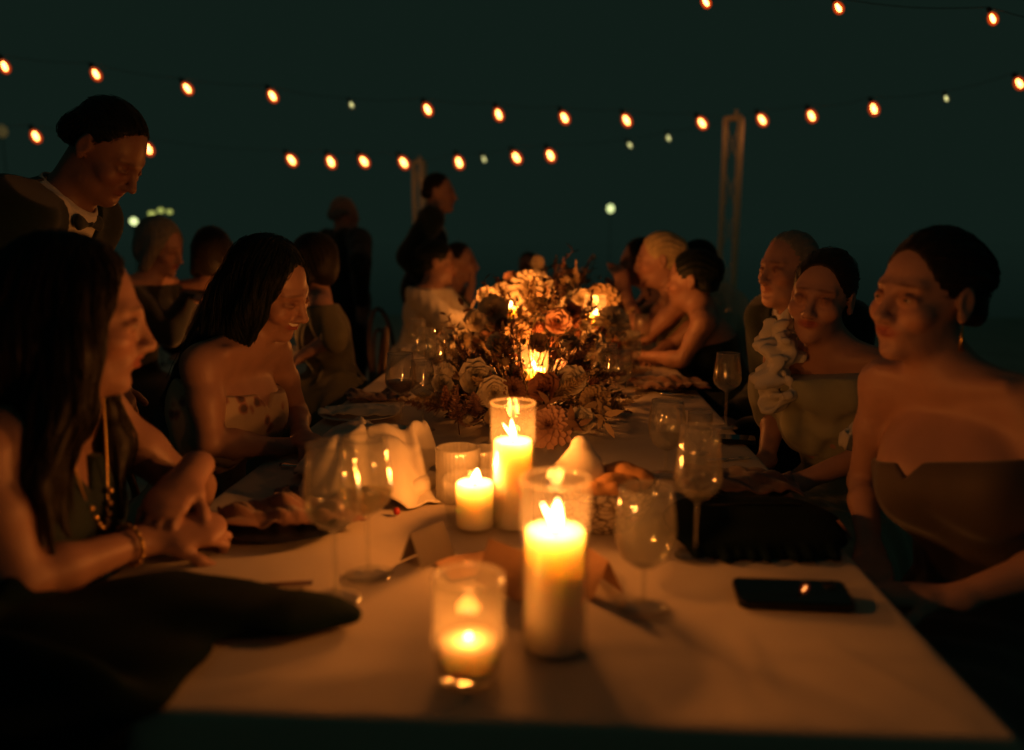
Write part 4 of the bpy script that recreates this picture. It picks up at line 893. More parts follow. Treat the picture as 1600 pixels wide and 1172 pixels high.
# ------------------------------------------------------------------ flowers down the middle of the table
def petal(mb, az, opn, L, W, z0=0, r0=.002, cup=.35, curl=.3, nu=5, nv=5, ruff=0, seed=0, mi=0):
    rad = np.array((math.cos(az), math.sin(az), 0)); tan = np.array((-math.sin(az), math.cos(az), 0)); zz = np.array((0, 0, 1.)); v = []
    p = rad*r0+zz*z0; a = opn
    for j in range(nv):
        t = j/(nv-1); w = W*math.sin(math.pi*(.12+.70*t))**.8
        for i in range(nu):
            u = i/(nu-1)*2-1; inw = math.cos(a)*rad-math.sin(a)*zz
            q = p+tan*u*w*.5-inw*cup*w*.5*(u*u)*(-1 if False else 1)+zz*ruff*W*math.sin(u*6+seed)*t
            v.append(q)
        p = p+(math.sin(a)*rad+math.cos(a)*zz)*L/(nv-1); a += curl*(t**1.5)*.9
    mb.add(v, [(j*nu+i, j*nu+i+1, (j+1)*nu+i+1, (j+1)*nu+i) for j in range(nv-1) for i in range(nu-1)], mi)
def proto_rose(seed, s=1.0):
    rs = np.random.RandomState(seed); mb = MB(); a0 = 0
    for (n, op, L, W, z) in ((3, .05, .026, .020, .012), (4, .18, .029, .026, .009), (5, .36, .032, .032, .006), (6, .62, .035, .036, .003), (7, .95, .038, .040, 0)):
        for k in range(n): petal(mb, a0+k*2*math.pi/n+rs.uniform(-.15, .15), op+rs.uniform(-.08, .08), L*s*rs.uniform(.9, 1.1), W*s, z*s, .002, .4, .55+.25*rs.rand(), seed=k, ruff=.03)
        a0 += .7
    return mb.mesh('rose')
def proto_dahlia(seed, s=1.0):
    rs = np.random.RandomState(seed); mb = MB(); n = 64
    for i in range(n):
        t = (i+.5)/n; op = .05+1.75*t**.8; petal(mb, i*2.39996, op, (.016+.022*t**.5)*s, (.009+.006*t)*s, .008*s*(1-t), .003*t, .6, .25, 3, 4, seed=i)
    return mb.mesh('dahlia')
def proto_button(seed):
    rs = np.random.RandomState(seed); mb = MB(); mb.sphere((0, 0, .008), .010, 10, 7)
    for i in range(70):
        z = 1-1.5*(i+.5)/70; r = math.sqrt(max(0, 1-z*z)); a = i*2.4; c = np.array((r*math.cos(a), r*math.sin(a), z))*.0095+(0, 0, .008); x = unit(np.cross(c-(0, 0, .008), (0.1, .2, 1))); d = unit(c-(0, 0, .008))
        mb.add([c-x*.003, c+x*.003, c+d*.005], [(0, 1, 2)])
    return mb.mesh('button_flower')
def proto_plume(seed, L=.15):
    rs = np.random.RandomState(seed); mb = MB(); mb.tube([(0, 0, -.05), (.003, 0, L*.5), (.012, .004, L)], [.0016, .0012, .0005], 5)
    for i in range(230):
        t = rs.uniform(.05, 1); b = np.array((.003*t/.5 if t < .5 else .003+.009*(t-.5)*2, .004*max(0, t-.5)*2, L*t)); a = rs.uniform(0, 6.28); ln = .030*(1.15-t)*rs.uniform(.6, 1.2)
        d = np.array((math.cos(a), math.sin(a), .55+.4*rs.rand())); e = b+unit(d)*ln; x = unit(np.cross(d, rs.normal(size=3)))*.0021; m = (b+e)/2
        mb.add([b, m+x, e, m-x], [(0, 1, 2, 3)])
    return mb.mesh('plume')
def proto_sprig(seed, L=.15, n=11):
    rs = np.random.RandomState(seed); mb = MB(); bend = rs.uniform(-.3, .3, 2); P_ = lambda t: np.array((bend[0]*L*t*t, bend[1]*L*t*t, L*t-.04))
    mb.tube([P_(t) for t in np.linspace(0, 1, 6)], [.0018]*5+[.0006], 5)
    for i in range(n):
        t = .2+.8*i/(n-1); b = P_(t); a = i*2.4+rs.uniform(-.4, .4); d = unit((math.cos(a), math.sin(a), .45+.5*rs.rand())); x = unit(np.cross(d, (0, 0, 1))); u = np.cross(x, d); ln = .036*rs.uniform(.7, 1.2); w = ln*.34
        mb.add([b, b+d*ln*.3+x*w*.5-u*.001, b+d*ln*.65+x*w*.42-u*.003, b+d*ln-u*.008, b+d*ln*.65-x*w*.42-u*.003, b+d*ln*.3-x*w*.5-u*.001, b+d*ln*.5+u*.003-u*.004], [(0, 1, 6), (1, 2, 6), (2, 3, 6), (3, 4, 6), (4, 5, 6), (5, 0, 6)])
    return mb.mesh('leaf_sprig')
PR = dict(rose=[proto_rose(1, .92), proto_rose(2, 1.1), proto_rose(3, .8)], dahlia=[proto_dahlia(1), proto_dahlia(2, 1.25)], button_flower=[proto_button(1)], plume=[proto_plume(1), proto_plume(2, .14), proto_plume(3, .12)], leaf_sprig=[proto_sprig(1), proto_sprig(2, .14, 12), proto_sprig(3, .12, 9), proto_sprig(4, .16, 12)])
for k in PR:
    for me in PR[k]:
        me.materials.append(MATS['petal_cream']); me.polygons.foreach_set('use_smooth', np.ones(len(me.polygons), bool))
def bloom(parent, kind, pos, d, m, s, rs, var=None):
    me = PR[kind][rs.randint(len(PR[kind])) if var is None else var]; o = bpy.data.objects.new(kind, me); COL.objects.link(o); o.parent = parent; o.location = pos
    q = Vector((0, 0, 1)).rotation_difference(Vector(d)); o.rotation_mode = 'QUATERNION'; o.rotation_quaternion = q @ Matrix.Rotation(rs.uniform(0, 6.28), 3, 'Z').to_quaternion(); o.scale = (s, s, s)
    o.material_slots[0].link = 'OBJECT'; o.material_slots[0].material = MATS[m]; return o
def arrangement(ctr, rad, label, seed, n, specials=()):
    rs = np.random.RandomState(seed); t = thing('flower_arrangement', label, 'flowers', (ctr[0], ctr[1], ZT), 0, 'flower arrangements down the table')
    mb = MB(); mb.lathe([(1e-5, .001), (.06, .001), (.075, .02), (.08, .05), (.076, .05), (.065, .02), (1e-5, .01)], 32); mb.build('bowl', 'ivory_china', t)
    rad = np.array(rad)
    def spot(lo=-.12, k=1.0):
        while True:
            d = unit(rs.normal(size=3))
            if d[2] <= lo: continue
            p = d*rad*k; p[2] = max(p[2], .025)+.02
            w = p+np.array((ctr[0], ctr[1], ZT)); bad = False
            for (fx, fr) in CLEAR:
                ln = unit(CAM-fx); s_ = (w-fx)@ln
                if s_ > -.03 and np.linalg.norm(w-fx-ln*s_) < fr: bad = True
            if not bad or rs.rand() > .93: return p, unit(unit(d/rad)*.8+rs.normal(size=3)*.25)
    for (kind, m, p, s) in specials:
        p = np.array(p)-np.array((ctr[0], ctr[1], ZT)); vw = unit(CAM-(p+np.array((ctr[0], ctr[1], ZT)))); bloom(t, kind, p, unit(vw+np.array((0, 0, .5))+rs.normal(size=3)*.2), m, s, rs)
    mix = (('rose', n[0], ('petal_cream', 'petal_cream', 'petal_blush', 'petal_blush', 'petal_tan', 'petal_terracotta'), (.6, 1.05)), ('dahlia', n[1], ('petal_blush', 'petal_rust', 'petal_tan', 'petal_mauve'), (.8, 1.2)),
           ('button_flower', n[2], ('petal_cream', 'petal_tan', 'petal_terracotta'), (.8, 1.6)), ('plume', n[3], ('petal_tan', 'leaf_brown', 'petal_mauve', 'petal_tan'), (.6, 1.1)), ('leaf_sprig', n[4], ('leaf_brown', 'leaf_olive', 'petal_tan', 'leaf_brown'), (.7, 1.3)))
    for kind, cnt, ms, sc in mix:
        for i in range(cnt):
            p, d = spot(-.1, rs.uniform(.80, 1.04) if kind in ('rose', 'dahlia') else rs.uniform(.75, 1.06)); bloom(t, kind, p, d, ms[rs.randint(len(ms))], rs.uniform(*sc), rs)
    # small dry leaves and seed heads between the blooms
    mb = MB()
    for i in range(1500):
        p, d = spot(-.2, rs.uniform(.45, 1.05)); x = unit(np.cross(d, rs.normal(size=3))); ln = rs.uniform(.014, .036); w = ln*rs.uniform(.25, .45); y = np.cross(d, x)
        mb.add([p, p+d*ln*.4+x*w*.5, p+d*ln+y*ln*.2, p+d*ln*.4-x*w*.5], [(0, 1, 2, 3)], rs.randint(3))
    for i in range(90):
        p, d = spot(-.1, .3); e = p+d*rs.uniform(.08, .2); mb.tube([p, (p+e)/2+rs.normal(size=3)*.006, e], .0012, 4, mi=2)
    tag(mb.build('foliage', ['leaf_brown', 'leaf_olive', 'stem_green'], t), kind='stuff')
    return t
S = lambda *a: at(*a)
CLEAR = [(np.array((-.075, 2.44, .885)), .060), (at(930, 488, 3.05), .06), (at(798, 476, 3.1), .05)]      # the flames show between the blooms
arrangement((-.085, 2.24), (.235, .25, .20), 'nearest low arrangement of roses and dried blooms, in front', 11, (14, 8, 34, 34, 18),
            [('rose', 'petal_cream', S(742, 598, 2.10), 1.4), ('rose', 'petal_terracotta', S(857, 612, 2.05), 1.15), ('dahlia', 'petal_blush', S(858, 668, 2.0), 1.3), ('rose', 'petal_cream', S(908, 664, 2.03), 1.35), ('rose', 'petal_cream', S(690, 604, 2.12), .9), ('plume', 'petal_mauve', S(715, 660, 2.02), 1.0), ('plume', 'petal_mauve', S(740, 640, 2.0), 1.0), ('plume', 'petal_rust', S(700, 640, 2.05), .9), ('dahlia', 'petal_rust', S(800, 610, 2.03), 1.0), ('rose', 'petal_tan', S(775, 655, 2.02), 1.0), ('rose', 'petal_cream', S(772, 615, 2.04), 1.15), ('rose', 'petal_cream', S(895, 600, 2.1), 1.1), ('button_flower', 'petal_cream', S(695, 585, 2.15), 1.8), ('dahlia', 'petal_tan', S(930, 625, 2.08), 1.1)])
arrangement((-.06, 2.86), (.31, .33, .31), 'middle flower arrangement with large cream blooms, the widest', 23, (22, 10, 34, 36, 20),
            [('rose', 'petal_cream', S(740, 505, 2.7), 1.2), ('dahlia', 'petal_tan', S(808, 520, 2.6), 1.3), ('rose', 'petal_blush', S(870, 505, 2.65), 1.2), ('rose', 'petal_terracotta', S(895, 490, 2.75), 1.0), ('rose', 'petal_cream', S(770, 490, 2.8), 1.5), ('rose', 'petal_cream', S(925, 540, 2.6), 1.4), ('rose', 'petal_cream', S(780, 545, 2.42), 1.3), ('rose', 'petal_tan', S(885, 545, 2.5), 1.4), ('rose', 'petal_cream', S(720, 535, 2.6), 1.2), ('dahlia', 'petal_cream', S(955, 505, 2.8), 1.4), ('rose', 'petal_tan', S(840, 540, 2.45), 1.2)])
arrangement((-.03, 3.62), (.36, .40, .37), 'tallest flower arrangement at the far part of the table', 37, (24, 9, 34, 40, 22),
            [('dahlia', 'petal_cream', S(830, 455, 3.3), 2.1), ('button_flower', 'petal_cream', S(841, 412, 3.5), 2.4), ('rose', 'petal_cream', S(785, 460, 3.35), 1.4), ('rose', 'petal_cream', S(905, 470, 3.3), 1.4), ('rose', 'petal_tan', S(880, 450, 3.4), 1.5), ('rose', 'petal_blush', S(800, 440, 3.4), 1.4), ('rose', 'petal_cream', S(760, 470, 3.3), 1.6), ('rose', 'petal_cream', S(865, 475, 3.2), 1.6), ('dahlia', 'petal_tan', S(940, 470, 3.3), 1.6)])
q = onz(825, 640, ZT)
pillar((-.075, 2.44, ZT), .034, .118, 'ivory candle burning half buried among the middle blooms', 3.8, flame_mesh(.034, .006, (-.3, 0)), (.042, .19), 'glass sleeve of the candle among the blooms')
q = at(930, 490, 3.05)
pillar((q[0], q[1], ZT), .034, q[2]-ZT, 'tall candle burning on the right behind the blooms', 3.2, flame_mesh(.032, .007), (.042, .30), 'tall glass sleeve on the right behind the blooms')
q = at(798, 478, 3.1)
pillar((q[0], q[1], ZT), .03, q[2]-ZT, 'small far candle on the left among cream roses', 2.6, flame_mesh(.022, .005), None)

pillar((-.36, 4.30, ZT), .034, .15, 'added unseen candle beyond the flowers, lighting the guest in the cream jacket', 1.8, None, None)  # unseen candle added to brighten the guest in cream
# ------------------------------------------------------------------ string lights and the trusses that carry them
def bulb_proto():
    t = thing('string_light_bulb', 'x', 'bulb')
    mb = MB(); mb.lathe([(1e-5, .0), (.008, 0), (.012, -.006), (.0125, -.030), (.011, -.034), (1e-5, -.034)][::-1], 14); mb.build('socket', 'cord_black', t)
    mb = MB(); mb.lathe([(.0105, -.032), (.016, -.038), (.026, -.053), (.030, -.072), (.027, -.093), (.015, -.108), (1e-5, -.112)][::-1], 20); mb.build('glass_globe', 'bulb_halo_glass', t)
    mb = MB(); mb.lathe([(1e-5, -.096), (.007, -.091), (.0105, -.082), (.0110, -.070), (.0085, -.056), (.005, -.047), (1e-5, -.045)], 12); mb.build('filament', 'filament_hot', t)
    return t
BP = bulb_proto(); first = [True]; MATS['pale_bulb'] = emitmat('pale_bulb', (.9, .85, .34), 1.6)
ORD = ('first', 'second', 'third', 'fourth', 'fifth', 'sixth', 'seventh', 'eighth', 'ninth', 'tenth')
def string(pts, cname, clabel, grp, ends=((), ()), scale=1.0):
    line = [np.array(e) for e in ends[0]]; k = 0
    for (px, py, dep, dim) in pts:
        t = BP if first[0] else copy_tree(BP); first[0] = False
        c = at(px, py, dep); th = R(-28+8*math.sin(px)); sc = dep/5.2*1.12*scale*(.62 if dim else 1); off = np.array((-math.sin(th), 0, -math.cos(th)))*.078*sc
        p = c-off; t.location = p; t.rotation_euler = (0, th, 0); t.scale = (sc,)*3; line.append(p)
        t['label'] = f"{ORD[k]} {'small pale' if dim else 'glowing amber'} bulb from the left on {cname}"; t['group'] = grp; k += 1
        if dim:
            for ch in t.children:
                if ch.name.startswith('filament'):
                    ch.data = ch.data.copy(); ch.data.materials.clear(); ch.data.materials.append(MATS['pale_bulb'])
                if ch.name.startswith('glass_globe'):
                    ch.data = ch.data.copy(); ch.data.materials.clear(); ch.data.materials.append(MATS['clear_glass'])
    line += [np.array(e) for e in ends[1]]; pts2 = []
    for a, b in zip(line, line[1:]):
        for u in np.linspace(0, 1, 9)[:-1]: q = a+(b-a)*u; q = q-np.array((0, 0, .03*math.sin(math.pi*u)*min(1, np.linalg.norm(b-a)))); pts2.append(q)
    pts2.append(line[-1]); mb = MB(); mb.tube(pts2, .0016, 5); o = mb.build('light_string_cord', 'cord_black'); tag(o, clabel, 'cord', 'cords of the string lights')
T1 = at(1150, 184, 7.0); T2 = at(656, 252, 10.0)
s1 = [(8, 106, 5.0, 0), (151, 118, 5.2, 0), (294, 140, 5.4, 0), (427, 152, 5.6, 0), (550, 165, 5.9, 1), (669, 173, 6.1, 0), (780, 181, 6.3, 0), (883, 186, 6.5, 0), (980, 190, 6.7, 0), (1098, 194, 6.9, 0)]
string(s1, 'the long string left of the tall truss', 'dark cord of the long string running left from the tall truss', 'bulbs of the long left string', ((at(-160, 90, 4.8),), (T1,)))
s2 = [(1192, 189, 6.9, 0), (1269, 183, 6.5, 0), (1366, 172, 5.6, 0), (1479, 155, 5.6, 1), (1594, 132, 5.2, 0)]
string(s2, 'the string right of the tall truss', 'dark cord of the string running right from the tall truss', 'bulbs of the right string', ((T1,), (at(1720, 105, 4.9),)))
s3 = [(1104, 5, 3.2, 0), (1311, 14, 3.1, 0), (1552, 31, 3.1, 0)]
string(s3, 'the highest string, along the top edge', 'dark cord of the highest string, crossing the top right', 'bulbs of the highest string', ((at(900, -10, 3.3),), (at(1760, 50, 3.1),)))
s4 = [(57, 215, 6.4, 0), (233, 235, 7.2, 0), (457, 252, 8.0, 0), (518, 255, 8.4, 0), (570, 254, 8.8, 0), (632, 256, 9.4, 0)]
string(s4, 'the low string left of the distant truss', 'dark cord of the low string running left from the distant truss', 'bulbs of the low left string', ((at(-160, 190, 5.8),), (T2,)))
s5 = [(718, 256, 9.0, 0), (757, 250, 9.4, 1), (808, 248, 8.6, 0), (861, 245, 8.2, 0), (985, 228, 8.2, 1), (1045, 217, 7.8, 1)]
string(s5, 'the low string between the two trusses', 'dark cord of the low string between the two trusses', 'bulbs of the middle string', ((T2,), (T1,)))
def truss(top, w, label, lean=0, rot=.35, rad=.024):
    t = thing('truss_tower', label, 'truss', (top[0], top[1], 0)); h = top[2]; cs = [(w*math.cos(rot+k*2.0944)/1.732, w*math.sin(rot+k*2.0944)/1.732) for k in range(3)]
    for c in cs:
        mb = MB(); mb.tube([(c[0], c[1], .01), (c[0], c[1], h*.5), (c[0], c[1], h)], rad, 12); mb.build('chord', 'aluminium', t)
    for a, b in ((0, 1), (1, 2), (2, 0)):
        mb = MB(); n = int(h/.36); pts = []
        for i in range(n+1): q = cs[a] if i % 2 else cs[b]; pts.append((q[0], q[1], .05+(h-.1)*i/n))
        for p, q in zip(pts, pts[1:]): mb.tube([p, q], rad*.22, 6)
        mb.build('lattice', 'aluminium', t)
    mb = MB(); mb.box((0, 0, .006), (w*2.2, w*2.2, .012), .002); mb.build('base_plate', 'lamp_black', t); 
    mb = MB(); mb.tube([(c[0], c[1], h+.0) for c in cs], rad*.9, 10, closed=True); mb.tube([(0, 0, h-.02), (0, 0, h+.07)], .015, 8); mb.build('head_ring', 'aluminium', t)
    return t
truss(T1, .15, 'tall slim aluminium lattice truss lit by string lights on the right', rot=.75, rad=.023); truss(T2, .14, 'distant short aluminium truss behind the standing man', rot=.9, rad=.028)
def post_lamp(px, py, dep, r, m, label, grp=None, squash=1.2, cat='lamp', tilt=0):
    c = at(px, py, dep); t = thing('garden_lamp', label, cat, (c[0], c[1], 0), 0, grp); mb = MB(); mb.sphere((0, 0, c[2]), (r, r, r*squash), 14, 10); mb.build('globe', m, t)
    mb = MB(); mb.lathe([(.05, 0), (.03, .02), (.006, .05), (.004, c[2]-r*squash*1.1), (.012, c[2]-r*squash)], 10); mb.build('post', 'lamp_black', t)
post_lamp(954, 326, 13, .055, 'lamp_pale', 'round pale green lamp glowing alone near the middle, far away')
post_lamp(237, 334, 8, .036, 'lamp_green', 'dim green lamp nearest the standing man, left of three', 'small green garden lamps', .8); post_lamp(251, 329, 8.2, .034, 'lamp_green', 'dim green lamp at the middle of the green three', 'small green garden lamps', .8); post_lamp(265, 331, 8.1, .03, 'lamp_green', 'dim green lamp on the right of the green three', 'small green garden lamps', .8)
post_lamp(209, 346, 7.6, .036, 'lamp_pale', 'bright pale lamp just below the standing man\'s chin', None, 1.0)
post_lamp(3, 205, 9, .06, 'lamp_faint', 'faint green lamp at the far left edge', None, 1.2)
# ------------------------------------------------------------------ chairs
def chair_proto():
    t = thing('bentwood_chair', 'x', 'chair')
    mb = MB(); mb.lathe([(1e-5, .445), (.19, .445), (.205, .452), (.205, .465), (.195, .472), (1e-5, .468)], 36); mb.build('seat', 'chair_wood', t)
    for x in (-1, 1):
        for y in (-1, 1):
            mb = MB(); mb.tube([(x*.14, y*.14, .45), (x*.165, y*.17, .22), (x*.18, y*.19, .0)], [.017, .014, .011], 10); mb.build('leg', 'chair_wood', t)
    mb = MB(); mb.tube([(.19*math.cos(a), -.155-.035*math.sin(a), .45+.42*math.sin(a)**.7) for a in np.linspace(.001, math.pi-.001, 25)], .0125, 10); mb.build('back_hoop', 'chair_wood', t)
    mb = MB(); mb.tube([(.125*math.cos(a), -.158-.03*math.sin(a), .45+.30*math.sin(a)**.7) for a in np.linspace(.001, math.pi-.001, 21)], .0095, 8); mb.build('inner_hoop', 'chair_wood', t)
    mb = MB(); mb.tube([(.15*math.cos(a), .15*math.sin(a), .24) for a in np.linspace(0, 2*math.pi, 31)[:-1]], .008, 8, closed=True); mb.build('stretcher_ring', 'chair_wood', t)
    return t
CHP = chair_proto(); CF = [True]
def chair(x, y, yaw, label):
    t = CHP if CF[0] else copy_tree(CHP); CF[0] = False; t.location = (x, y, 0); t.rotation_euler = (0, 0, yaw); t['label'] = label; t['group'] = 'bentwood chairs round the tables'

# ------------------------------------------------------------------ the people, from the nearest on the left round to the far ones
Z = lambda p: np.array(p, float)
GL, GR, GB = 'guests along the left side of the table', 'guests along the right side of the table', 'people standing or sitting behind'
ONLY = None
# near left: profile, long dark hair, forearms on the table
person('woman in a dark sleeveless dress, long brown hair, hands clasped on the near left corner', (-.732, 1.165, 1.142), frame(R(-62), R(10), R(2)), (-.765, 1.145, 1.015), frame(R(-88)), (-.955, 1.13, .53),
       {1: dict(elbow=(-.725, .985, .795), wrist=(-.645, 1.155, .792), hd=(.75, .55, .02), hn=(.25, -.45, .85), curl=(.65, 1.0, .7)),
        -1: dict(elbow=(-.665, 1.375, .795), wrist=(-.612, 1.278, .876), hd=(-.15, -.88, -.40), hn=(.25, -.40, .88), curl=(.30, .50, .40))},
       GL, res=.0036, skin='skin_warm', hair='long', hairm='hair_brown', wear=[dress('black_silk', .085, .03, skirt=True), bracelet(1), necklace], jawopen=.12, sw=.150, head_s=.97, closed=-.2)
chair(-.97, 1.13, R(-90), 'wooden chair under the woman with clasped hands')
# mid left: smiling down, strapless floral dress
person('smiling woman in a strapless floral dress with black hair, looking down at the left side', (-.675, 1.84, 1.148), frame(R(-101), R(26), R(11)), (-.735, 1.83, 1.03), frame(R(-104)), (-.93, 1.83, .53),
       {1: dict(elbow=(-.755, 1.655, .82), wrist=(-.655, 1.80, .775), hd=(.7, .7, -.05), hn=(.1, .1, 1)), -1: dict(elbow=(-.70, 2.06, .80), wrist=(-.63, 1.88, .785), hd=(.5, -.8, -.05), hn=(.2, 0, 1))},
       GL, res=.004, skin='skin_tan', smile=.95, closed=.85, hair='curtain', hairm='hair_black', wear=[dress('floral_silk', .118, .02, amp=.003)], sw=.138, build=.85, head_s=.94)
chair(-.96, 1.82, R(-100), 'wooden chair with a thin curved back behind the smiling woman')
# far left, standing and leaning in
person('standing man in dark suit and white collar, head bent down, at far left', (-1.075, 1.90, 1.470), frame(R(-94), R(44), R(3)), (-1.205, 1.90, 1.345), frame(R(-84)), (-1.42, 1.93, .93),
       {1: dict(wrist=(-1.12, 1.72, .93)), -1: dict(wrist=(-1.24, 2.08, .90))}, GB, res=.005, male=True, sw=.172, skin='skin_shaded', smile=.2, closed=.85, seated=False, hair='short', hairm='hair_black', head_s=.92, wear=[suit(tie='bow')])
# right, nearest: updo, bare shoulders
person('woman with pinned up dark hair, earrings and a dusky strapless dress, nearest on the right', (.645, 1.45, 1.158), frame(R(114), R(1), R(-4)), (.685, 1.445, 1.035), frame(R(128)), (.80, 1.39, .53),
       {1: dict(elbow=(.615, 1.60, .775), wrist=(.56, 1.40, .70), hd=(-.3, -.9, -.1), hn=(-.2, 0, 1)), -1: dict(elbow=(.80, 1.235, .765), wrist=(.62, 1.22, .70), hd=(-.9, .1, 0), hn=(0, 0, 1))},
       GR, res=.0036, skin='skin_fair', hair='updo', hairm='hair_brown', wear=[dress('dusty_satin', .160, .012, amp=.004), earrings], sw=.130, build=.80, head_s=.93, smile=.10, closed=-.3)
chair(.83, 1.37, R(128), 'wooden chair under the woman with pinned up hair')
# right, second: off-shoulder sage dress with a pale ruffle
person('woman in an off-shoulder sage dress with pale ruffle, facing the viewer', (.655, 2.05, 1.118), frame(R(147), R(3), R(-6)), (.695, 2.06, .99), frame(R(140)), (.80, 2.08, .53),
       {1: dict(elbow=(.60, 2.20, .79), wrist=(.53, 2.02, .70), hd=(-.6, -.7, 0), hn=(0, 0, 1)), -1: dict(elbow=(.79, 1.88, .78), wrist=(.56, 1.86, .69), hd=(-.9, .1, 0), hn=(0, 0, 1))},
       GR, res=.0048, skin='skin_fair', hair='updo', hairm='hair_brown', smile=.3, wear=[dress('sage_silk', .062, 0, sleeves='off', amp=.005), frill((at(1222, 522, 2.06), at(1204, 618, 2.02)), .050, seed=5, n=46), frill((at(1352, 680, 1.80), at(1370, 706, 1.80)), .05, seed=3, n=16)], sw=.148, build=.87, head_s=.94, closed=.0)
chair(.83, 2.10, R(140), 'wooden chair under the woman in sage')
person('older man in a dark dinner suit and bow tie behind the woman in sage', (.715, 2.58, 1.17), frame(R(120), R(2), 0), (.775, 2.60, 1.035), frame(R(112)), (.90, 2.62, .55),
       {1: dict(wrist=(.60, 2.72, .66)), -1: dict(wrist=(.58, 2.48, .66))}, GR, res=.006, male=True, skin='skin_fair', hair='short', hairm='hair_grey', head_s=.94, wear=[suit(tie='bow')], eyes=False)
chair(.93, 2.62, R(108), 'wooden chair under the older man in the bow tie')
# far right cluster
person('fair haired woman in a sleeveless dress, elbows up, hands clasped before her face', (.445, 3.68, 1.175), frame(R(88), R(6), 0), (.515, 3.68, 1.05), frame(R(92)), (.70, 3.68, .54),
       {1: dict(elbow=(.40, 3.80, .82), wrist=(.305, 3.72, 1.02), hd=(-.25, -.1, .95), hn=(.2, .95, .1), curl=(.4, .7, .5)), -1: dict(elbow=(.375, 3.52, .84), wrist=(.295, 3.62, 1.02), hd=(-.25, .1, .95), hn=(.2, -.95, .1), curl=(.4, .7, .5))},
       GR, res=.007, skin='skin_fair', hair='updo', hairm='hair_blonde', wear=[dress('olive_cloth', .10, sleeves=None)], eyes=False)
person('dark haired woman with bare back and shoulders beside the fair haired woman', (.545, 3.37, 1.10), frame(R(70), R(4), 0), (.585, 3.34, .985), frame(R(78)), (.74, 3.34, .54),
       {1: dict(elbow=(.48, 3.52, .80), wrist=(.42, 3.40, .79)), -1: dict(elbow=(.49, 3.19, .79), wrist=(.38, 3.28, .79))}, GR, res=.007, skin='skin_tan', hair='updo', hairm='hair_black', wear=[dress('black_silk', .13)], eyes=False)
person('man in a pale shirt leaning forward behind the dark haired woman', (.66, 4.0, 1.14), frame(R(85), R(8), 0), (.74, 3.98, 1.03), frame(R(85)), (.98, 3.98, .55),
       {1: dict(wrist=(.52, 4.1, .79)), -1: dict(wrist=(.50, 3.8, .79))}, GR, res=.008, male=True, skin='skin_warm', hair='short', hairm='hair_black', wear=[suit('cream_linen', tie=None)], eyes=False)
person('guest with raised hands farthest along the right side', (.42, 4.35, 1.15), frame(R(98), 0, 0), (.50, 4.35, 1.02), frame(R(95)), (.70, 4.35, .54),
       {1: dict(elbow=(.42, 4.52, .84), wrist=(.34, 4.36, 1.0), hd=(-.2, -.3, .9), hn=(.9, .2, .2)), -1: dict(elbow=(.40, 4.2, .84), wrist=(.33, 4.28, 1.02), hd=(-.2, .2, .9), hn=(.9, -.2, .2))}, GR, res=.008, skin='skin_fair', hair='bob', hairm='hair_brown', wear=[dress('olive_cloth', .07, sleeves='upper')], eyes=False)
person('guest at the far end of the table, seen just above the flowers', (-.245, 6.22, 1.06), frame(R(170), 0, 0), (-.245, 6.28, .93), frame(R(180)), (-.245, 6.42, .50), {1: dict(wrist=(-.38, 6.0, .79)), -1: dict(wrist=(-.10, 6.0, .79))}, GB, res=.009, skin='skin_warm', hair='short', hairm='hair_black', male=True, wear=[suit(tie=None)], eyes=False)
# far left cluster
person('standing man in dark suit and white shirt, in profile before the distant truss', (-.79, 5.30, 1.575), frame(R(-92), R(3), 0), (-.845, 5.30, 1.435), frame(R(-80)), (-.90, 5.30, .95), {1: dict(wrist=(-.80, 5.05, .95)), -1: dict(wrist=(-.72, 5.52, .98))}, GB, res=.008, male=True, skin='skin_fair', seated=False, hair='short', hairm='hair_brown', wear=[suit(tie=None, v=.34)], eyes=False)
person('guest in a cream jacket leaning to the table at the far left', (-.70, 4.62, 1.14), frame(R(-85), R(6), 0), (-.735, 4.58, 1.015), frame(R(-105)), (-.86, 4.60, .54), {1: dict(elbow=(-.64, 4.40, .84), wrist=(-.48, 4.52, .80)), -1: dict(elbow=(-.58, 4.76, .82), wrist=(-.45, 4.66, .80))}, GL, res=.008, skin='skin_warm', hair='updo', hairm='hair_black', wear=[dress('cream_linen', .015, sleeves='long', amp=.004)], eyes=False)
person('guest in dark clothes beyond the cream jacket, resting a hand by the chin', (-.62, 5.02, 1.13), frame(R(-100), 0, 0), (-.67, 5.02, 1.0), frame(R(-100)), (-.84, 5.04, .54), {1: dict(elbow=(-.58, 4.90, .84), wrist=(-.545, 4.98, 1.0), hd=(.1, .1, 1), hn=(.9, 0, 0)), -1: dict(wrist=(-.48, 5.15, .80))}, GL, res=.008, skin='skin_fair', hair='short', hairm='hair_brown', wear=[dress('black_silk', .05, sleeves='upper')], eyes=False)
person('grey haired man standing in a dark suit, dim in the background', (-1.475, 5.50, 1.445), frame(R(-40), 0, 0), (-1.48, 5.48, 1.30), frame(R(-40)), (-1.49, 5.46, .88), {1: dict(wrist=(-1.30, 5.2, .88)), -1: dict(wrist=(-1.52, 5.75, .88))}, GB, res=.009, male=True, skin='skin_fair', seated=False, hair='bald', hairm='hair_grey', wear=[suit(tie=None, shirt=False)], eyes=False)
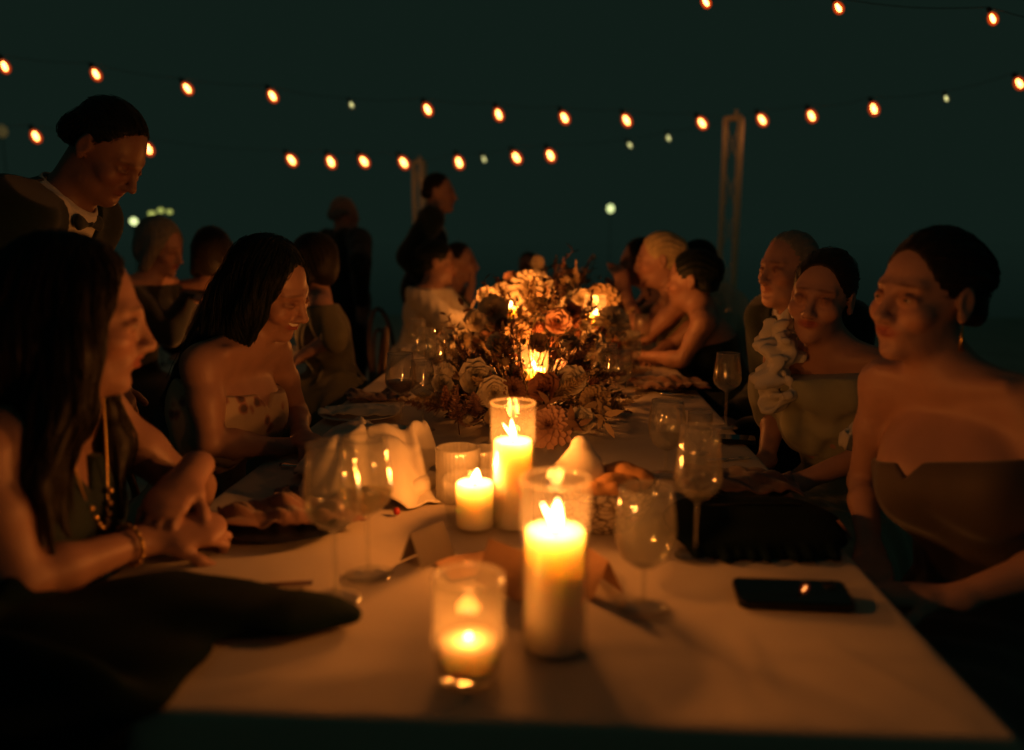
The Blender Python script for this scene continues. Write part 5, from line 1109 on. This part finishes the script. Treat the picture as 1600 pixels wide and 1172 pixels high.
person('grey haired guest with one hand raised, between the two women on the left', (-1.80, 3.56, 1.235), frame(R(-100), R(20), R(6)), (-1.86, 3.55, 1.10), frame(R(-100)), (-2.02, 3.56, .55), {1: dict(elbow=(-1.72, 3.42, .86), wrist=(-1.66, 3.50, 1.0), hd=(.95, .1, .1), hn=(0, 0, 1), curl=(.1, .2, .2)), -1: dict(wrist=(-1.55, 3.7, .80))}, GB, res=.008, skin='skin_fair', hair='bob', hairm='hair_grey', wear=[dress('navy_cloth', .03, sleeves='long')], eyes=False)
person('guest with curly dark hair facing away beyond the smiling woman', (-1.66, 3.78, 1.20), frame(R(20), 0, 0), (-1.67, 3.76, 1.07), frame(R(10)), (-1.68, 3.70, .54), {1: dict(wrist=(-1.5, 4.0, .79)), -1: dict(wrist=(-1.8, 4.0, .79))}, GB, res=.009, skin='skin_warm', hair='bob', hairm='hair_brown', wear=[dress('navy_cloth', .04, sleeves='upper')], eyes=False)
person('woman in a pale olive dress turned left behind the smiling woman', (-1.09, 3.48, 1.165), frame(R(85), R(4), R(4)), (-1.07, 3.48, 1.04), frame(R(110)), (-.98, 3.48, .56), {1: dict(elbow=(-1.14, 3.63, .86), wrist=(-1.12, 3.50, .98), hd=(-.1, -.3, .9), hn=(.9, 0, 0)), -1: dict(elbow=(-.95, 3.28, .86), wrist=(-1.05, 3.25, .80))}, GL, res=.008, skin='skin_fair', hair='bob', hairm='hair_brown', wear=[dress('olive_cloth', .06, sleeves='upper', amp=.005)], eyes=False)
for (x, y, a, lab) in ((.73, 3.68, 92, 'wooden chair under the fair haired woman'), (.77, 3.34, 80, 'wooden chair under the dark haired woman'), (1.0, 3.98, 85, 'wooden chair under the man in the pale shirt'), (-.88, 4.6, -100, 'wooden chair under the guest in the cream jacket'), (-2.05, 3.56, -100, 'wooden chair under the grey haired guest'), (-.96, 3.48, 105, 'wooden chair under the woman in pale olive')):
    chair(x, y, R(a), lab)
# the neighbouring table on the left, mostly hidden: an unseen added candle lights its guests
t = thing('side_table', 'round guest table behind the women on the left, mostly hidden', 'table', (-1.45, 3.62, 0)); mb = MB(); mb.lathe([(1e-5, .72), (.34, .72), (.345, .73), (.34, .742), (1e-5, .742)], 40); mb.build('tabletop', 'white_tablecloth', t); mb = MB(); mb.lathe([(.24, 0), (.22, .03), (.05, .06), (.035, .4), (.06, .72)], 20); mb.build('pedestal', 'dark_wood', t)
pillar((-1.42, 3.50, .7425), .034, .09, 'added low candle on the side table, unseen behind the smiling woman', 1.6, None, None)
